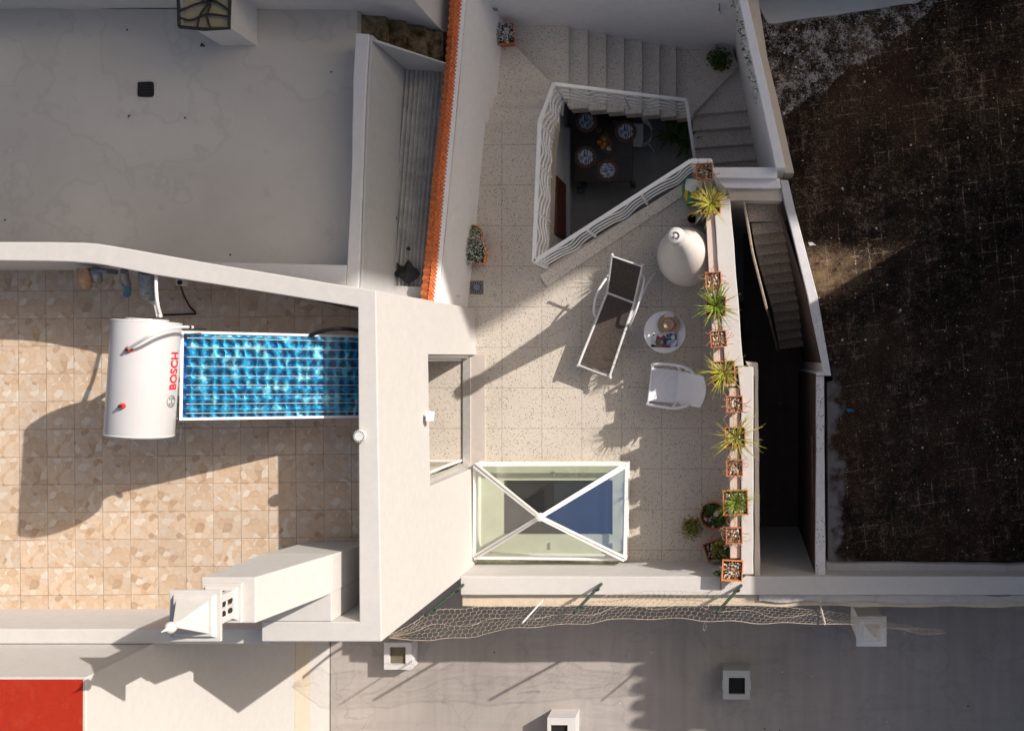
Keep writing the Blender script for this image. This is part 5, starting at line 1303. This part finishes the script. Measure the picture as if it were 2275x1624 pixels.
# ---------------------------------------------------------------- white resin armchair
ac = empty('white_armchair', P(1500, 860, 0), 'white perforated resin armchair near the potted wall, facing left', 'chair')
rows = []
prof_ = [((1451,818),(1442,890),.43), ((1470,819),(1461,892),.42), ((1490,821),(1483,894),.40), ((1508,823),(1501,896),.40), ((1522,826),(1516,898),.47), ((1538,830),(1531,901),.62), ((1553,833),(1546,904),.76), ((1563,836),(1556,905),.87)]
for i, (a, b_, z) in enumerate(prof_):
    A_ = P(a[0], a[1], z); B_ = P(b_[0], b_[1], z); row = []
    for q_ in range(11):
        f = q_/10; p = A_.lerp(B_, f); bow = math.sin(math.pi*f)
        if i >= 4: p.x += .055*bow*(i-3)/4
        p.z -= .02*bow if i < 4 else 0
        row.append(p)
    rows.append(row)
mm = NT('perforated_white_resin', .45, .4)
vv = mm.vor(75, None, 'F1', 0.0)
mm.col(mm.mix(mm.math('MULTIPLY', mm.math('LESS_THAN', vv[0], .28), .5), (.74,.74,.78), (.42,.42,.48)))
k = MB(); k.sheet(rows[:4], .012); k.build('seat', mm.m, ac, smooth=True)
k = MB(); k.sheet(rows[3:], .014); k.build('backrest', mm.m, ac, smooth=True)
for pts in ([P(1449,811,.40), P(1452,810,.62), P(1475,809,.65), P(1505,812,.66), P(1530,820,.66), P(1543,831,.64)], [P(1438,898,.40), P(1440,899,.62), P(1465,903,.65), P(1495,907,.66), P(1518,904,.66), P(1533,898,.62)]):
    k = MB(); k.tube(spl(pts, 6), .02, 8); k.build('armrest', M['whiteplastic'], ac, smooth=True)
for pts in ([P(1449,812,.62), P(1452,813,0)], [P(1439,897,.62), P(1443,892,0)], [P(1525,822,.6), P(1540,818,.3), P(1548,815,0)], [P(1515,902,.6), P(1528,893,.3), P(1536,888,0)], [P(1505,812,.64), P(1513,826,.42)], [P(1494,906,.64), P(1502,894,.42)]):
    k = MB(); k.tube(spl(pts, 4), .018, 8); k.build('leg', M['whiteplastic'], ac, smooth=True)
k = MB(); k.tube([P(1450,813,.43), P(1440,896,.43)], .018, 8); k.build('front_rail', M['whiteplastic'], ac, smooth=True)

# ---------------------------------------------------------------- courtyard dining table
ZTb = -2.15
dt = empty('dining_table', (-2.3, 3.7, -2.9), 'dark wooden dining table in the courtyard below the railing', 'table')
a = P(1278, 404, ZTb)
tx0, tx1, ty0, ty1 = a.x, P(1406,0,ZTb).x, a.y, 4.42
k = MB(); k.box(tx0, tx1, ty0, ty1, ZTb-.04, ZTb); k.build('tabletop', M['wood'], dt, bevel=.01)
for sx in (tx0+.06, tx1-.06):
    for sy2 in (ty0+.06, ty1-.06):
        k = MB(); k.box(sx-.035, sx+.035, sy2-.035, sy2+.035, -2.9, ZTb-.04); k.build('leg', M['wood'], dt)
pl_ = [(1303,271,'striped plate with seagrass mat at the upper left of the dining table',0), (1390,293,'striped plate with seagrass mat nearest the white courtyard chair',-12), (1301,350,'striped plate with seagrass mat at the lower left of the dining table',-8), (1350,380,'striped plate with seagrass mat at the bottom end of the dining table',80)]
GPl = 'place settings on the dining table'
pl0 = None
for (u, v, lab, rz) in pl_:
    p = P(u, v, ZTb)
    if pl0 is None:
        pl0 = empty('plate', (0,0,0), lab, 'plate', GPl)
        k = MB(); k.lathe([(.08,.008),(.125,.018),(.132,.022),(.128,.024),(.08,.014),(0,.014)], (0,0,0), 40, capt=False); o = k.build('dish', M['plate'], None, smooth=True); o.parent = pl0
        mt0 = empty('placemat', (0,0,0), lab, 'placemat', 'round seagrass placemats')
        k = MB(); k.lathe([(.185,0),(.190,.004),(.185,.008),(0,.008)], (0,0,0), 44, capt=False)
        for j in range(5): k.tube([((.10+.018*j)*math.cos(w_*.2), (.10+.018*j)*math.sin(w_*.2), .008) for w_ in range(33)], .006, 5)
        o = k.build('mat', M['woven'], None, smooth=True); o.parent = mt0
        pt, mt = pl0, mt0
    else:
        pt = copy_tree(pl0); mt = copy_tree(mt0)
    pt['label'] = lab; mt['label'] = lab.replace('striped plate with seagrass mat', 'round brown seagrass placemat under the plate')
    pt.location = (p.x, p.y, ZTb+.007); pt.rotation_euler.z = R(rz); mt.location = (p.x, p.y, ZTb)
# tray with cups
tp_ = P(1347, 322, ZTb)
k = MB(); n0 = 32
rows = []
for r, z in ((.0,.006),(.8,.006),(.95,.02),(1.0,.022)):
    row = []
    for i in range(n0+1):
        a_ = 2*math.pi*i/n0; q_ = Vector((.11*r*math.cos(a_), .17*r*math.sin(a_), 0)); q_.rotate(Matrix.Rotation(R(25), 3, 'Z')); row.append((tp_.x+q_.x, tp_.y+q_.y, ZTb+z))
    rows.append(row)
k.sheet(rows); thing_mesh(k, 'serving_tray', M['woven'], 'oval woven tray in the middle of the dining table', 'tray', smooth=True)
cup0 = None
for i, (u, v) in enumerate([(1342,309),(1331,317),(1343,320),(1339,327)]):
    p = P(u, v, ZTb+.08)
    if cup0 is None:
        cup0 = empty('amber_cup', (p.x, p.y, ZTb+.008), 'topmost amber cup on the oval tray', 'cup', 'amber cups on the tray')
        k = MB(); k.lathe([(.022,0),(.034,.07),(.030,.07),(.02,.01),(0,.01)], (p.x,p.y,ZTb+.008), 18, capt=False); k.build('cup_body', M['yellow'], cup0, smooth=True)
    else:
        c_ = copy_tree(cup0); c_.location = (p.x, p.y, ZTb+.008); c_['label'] = ['', 'amber cup at the left edge of the oval tray', 'amber cup in the centre of the oval tray', 'lowest amber cup on the tray, nearest the pale beaker'][i]
k = MB(); p = P(1352,331,ZTb+.08); k.lathe([(.03,0),(.035,.09),(.031,.09),(.028,.01),(0,.01)], (p.x,p.y,ZTb+.006), 18, capt=False)
thing_mesh(k, 'drinking_glass', M['whiteplastic'], 'pale glass beaker beside the amber cups', 'glass', smooth=True)
nr0 = None
for i, (u, v, lab) in enumerate([(1330,289,'small wicker ring right of the upper left plate'),(1346,299,'small wicker ring just above the amber cups'),(1366,273,'small wicker ring above the plate nearest the chair'),(1326,362,'small wicker ring between the two lower plates'),(1366,353,'small wicker ring right of the bottom plate')]):
    p = P(u, v, ZTb+.03)
    if nr0 is None:
        nr0 = empty('napkin_ring', (p.x,p.y,ZTb), lab, 'napkin ring', 'wicker rings on the table'); k = MB()
        k.tube([(p.x+.032*math.cos(w_*.35), p.y+.032*math.sin(w_*.35), ZTb+.014) for w_ in range(19)], .012, 6); k.build('ring', M['woven'], nr0, smooth=True)
    else:
        c_ = copy_tree(nr0); c_.location = (p.x, p.y, ZTb); c_['label'] = lab
# courtyard chair
cc_ = P(1418, 300, -2.4); yc = empty('courtyard_chair', (cc_.x, cc_.y, -2.9), 'white moulded chair pulled up to the dining table', 'chair')
k = MB(); rows = []
for i in range(7):
    f = i/6; row = []
    for j in range(9):
        g_ = j/8; row.append((cc_.x-.20+.42*f, cc_.y-.20+.40*g_ , -2.45 + (.0 if f < .7 else (f-.7)*1.1) + .03*abs(g_-.5)))
    rows.append(row)
k.sheet(rows[:5], .015); k.build('seat', M['whiteplastic'], yc, smooth=True)
k = MB(); rows = []
for i in range(6):
    f = i/5; row = []
    for j in range(11):
        a_ = R(-75+150*j/10); rr = .22+.03*f; row.append((cc_.x+.02+rr*math.cos(a_), cc_.y+rr*math.sin(a_), -2.44+.36*f))
    rows.append(row)
k.sheet(rows); k.build('backrest', M['whiteplastic'], yc, smooth=True)
for sx in (-.17, .19):
    for s2 in (-.17, .17):
        k = MB(); k.tube([(cc_.x+sx, cc_.y+s2, -2.46), (cc_.x+sx*1.2+.02, cc_.y+s2*1.2, -2.9)], .014, 8); k.build('leg', M['whiteplastic'], yc, smooth=True)
for (u, v, r, sd_, lab) in ((1498,298,.10,71,'dark round pot with drooping leaves at the foot of the stairs'), (1526,314,.075,72,'smaller dark pot beside the drooping courtyard plant')):
    p = P(u, v, -2.6); r_ = empty('courtyard_pot', (p.x, p.y, -2.9), lab, 'potted plant')
    k = MB(); k.lathe([(r*.7,0),(r*1.1,.25),(r*1.15,.3),(r,.3),(r*.95,.26),(0,.26)], (0,0,0), 24, capt=False); o = k.build('pot', M['darkmetal'], None, smooth=True); o.parent = r_
    random.seed(sd_); k = MB()
    for _ in range(18): a_ = random.uniform(0,6.28); q_ = random.random()*r*.8; k.ball((q_*math.cos(a_), q_*math.sin(a_), .275), .016, 6, .6)
    o = k.build('pebble_mulch', M['pebble'], None, smooth=True); o.parent = r_
    blades(r_, .28, 26, .42, M['leaf'], sd_, .028, .9)

# ---------------------------------------------------------------- poles, netting, cord
def pole(pts, lab):
    r_ = empty('green_pole', pts[0], lab, 'pole', 'green poles holding the netting')
    a, b_ = Vector(pts[0]), Vector(pts[1]); k = MB(); k.tube([a, a.lerp(b_,.5), b_], .021, 10); k.build('shaft', M['greenpaint'], r_, smooth=True)
    k = MB()
    for t_ in (.22, .26, .84): p = a.lerp(b_, t_); k.tube([p+Vector((-.03,0,0)), p+Vector((.055,.01,.0))], .012, 6)
    k.build('clamp', M['darkmetal'], r_)
pole((P(1029,1299,1.0), P(945,1367,2.0)), 'flaking green pole beside the house corner, leftmost of three')
pole((P(1336,1297,1.0), P(1275,1361,2.0)), 'flaking green pole below the skylight, middle of three')
pole((P(1647,1300,1.0), P(1592,1361,2.0)), 'flaking green pole by the orange corner pot')
fence = empty('wire_netting', P(1400, 1340, .95), 'sagging straw coloured hexagonal wire netting along the wall ledge', 'netting')
lowe = [(861,1417,1.95),(909,1421,1.85),(969,1421,1.8),(1044,1415,1.8),(1137,1395,1.85),(1225,1389,1.9),(1312,1384,1.95),(1350,1376,1.9),(1430,1374,1.85),(1512,1374,1.9),(1587,1379,1.95),(1706,1384,1.7),(1800,1384,1.6),(1894,1388,1.5),(1971,1394,1.4),(2006,1400,1.35),(2044,1407,1.3),(2104,1406,1.3)]
uppe = [(862,1413,1.9),(929,1374,1.6),(960,1356,1.3),(1044,1347,1.2),(1137,1345,1.2),(1225,1343,1.2),(1312,1340,1.2),(1350,1322,1.1),(1430,1312,1.1),(1512,1312,1.1),(1587,1314,1.1),(1700,1345,1.2),(1800,1352,1.2),(1894,1366,1.3),(1971,1384,1.3),(2006,1388,1.3),(2044,1392,1.3),(2100,1403,1.3)]
def at(tab, u):
    for a, b_ in zip(tab, tab[1:]):
        if u <= b_[0]:
            t_ = (u-a[0])/(b_[0]-a[0]); t_ = max(0,t_); return [a[i]+(b_[i]-a[i])*t_ for i in (1,2)]
    return list(tab[-1][1:])
def netp(u, t_):
    l = at(lowe, u); u_ = at(uppe, u)
    v = u_[0]+(l[0]-u_[0])*t_; z = u_[1]+(l[1]-u_[1])*t_
    v += 1.8*math.sin(u*.05+t_*5) + 1.5*noise.noise(Vector((u*.02, t_*2, 1)))
    return P(u + 6*noise.noise(Vector((u*.03, t_*3, 7))), v, z + .03*noise.noise(Vector((u*.04, t_*3, 3))))
k = MB(); rowsN = 7; cw_ = 13.0
for rI in range(rowsN):
    nC = int((2092-864)/cw_)
    for c_ in range(nC):
        u = 866 + c_*cw_ + (cw_/2 if rI % 2 else 0)
        t0 = rI/rowsN; dt_ = 1/rowsN
        pa = netp(u, t0+dt_*.30); pb = netp(u+cw_/2, t0); pc = netp(u+cw_, t0+dt_*.30); pd = netp(u, t0+dt_)
        k.tube([pa, pb], .0020, 3, False); k.tube([pb, pc], .0020, 3, False); k.tube([pa, pd], .0020, 3, False)
k.build('hexagonal_mesh', M['net'], fence)
for (tt, r0) in ((1.0, .0035), (.55, .0022), (.02, .002)):
    k = MB(); pts = [netp(864+(2100-864)*i/160, min(1, max(0, tt+(.10*math.sin(i*.35) if tt == .55 else 0)))) for i in range(161)]; k.tube(pts, r0, 5); k.build('edge_cord', M['net'], fence, smooth=True)
k = MB(); k.tube([P(1206,1333,1.25), P(1161,1383,1.9)], .011, 6); thing_mesh(k, 'white_stick', M['whitemetal'], 'thin white stick across the netting between the left and middle poles', 'stick')
k = MB(); k.tube([P(1823,1335,1.0), P(1824,1352,1.3), P(1833,1386,1.7)], .014, 6); thing_mesh(k, 'white_peg', M['ivory'], 'short pale peg holding the netting near the white chimney', 'peg')
k = MB(); k.tube(spl([P(1566,1384,1.5), P(1562,1390,1.3), P(1563,1398,1.2), P(1567,1400,1.2), P(1569,1388,1.4)], 6), .004, 5); thing_mesh(k, 'cord_loop', M['net'], 'small loop of straw cord dangling below the netting', 'cord')

# debris on mossy roof
for (u, v, nm, mt_, lab) in ((1803,542,'paper_scrap','whitepaper','small white paper scrap on the mossy roof near the sunlit patch'),(1888,911,'blue_scrap','blueplastic','tiny blue plastic scrap on the mossy roof')):
    p = P(u, v, .51); k = MB()
    k.add([(p.x-.05,p.y+.02,.515),(p.x-.03,p.y-.03,.53),(p.x+.02,p.y-.02,.515),(p.x+.07,p.y-.025,.52),(p.x+.01,p.y+.02,.54)], [(0,1,4),(1,2,4),(2,3,4)])
    thing_mesh(k, nm, M[mt_], lab, 'litter')
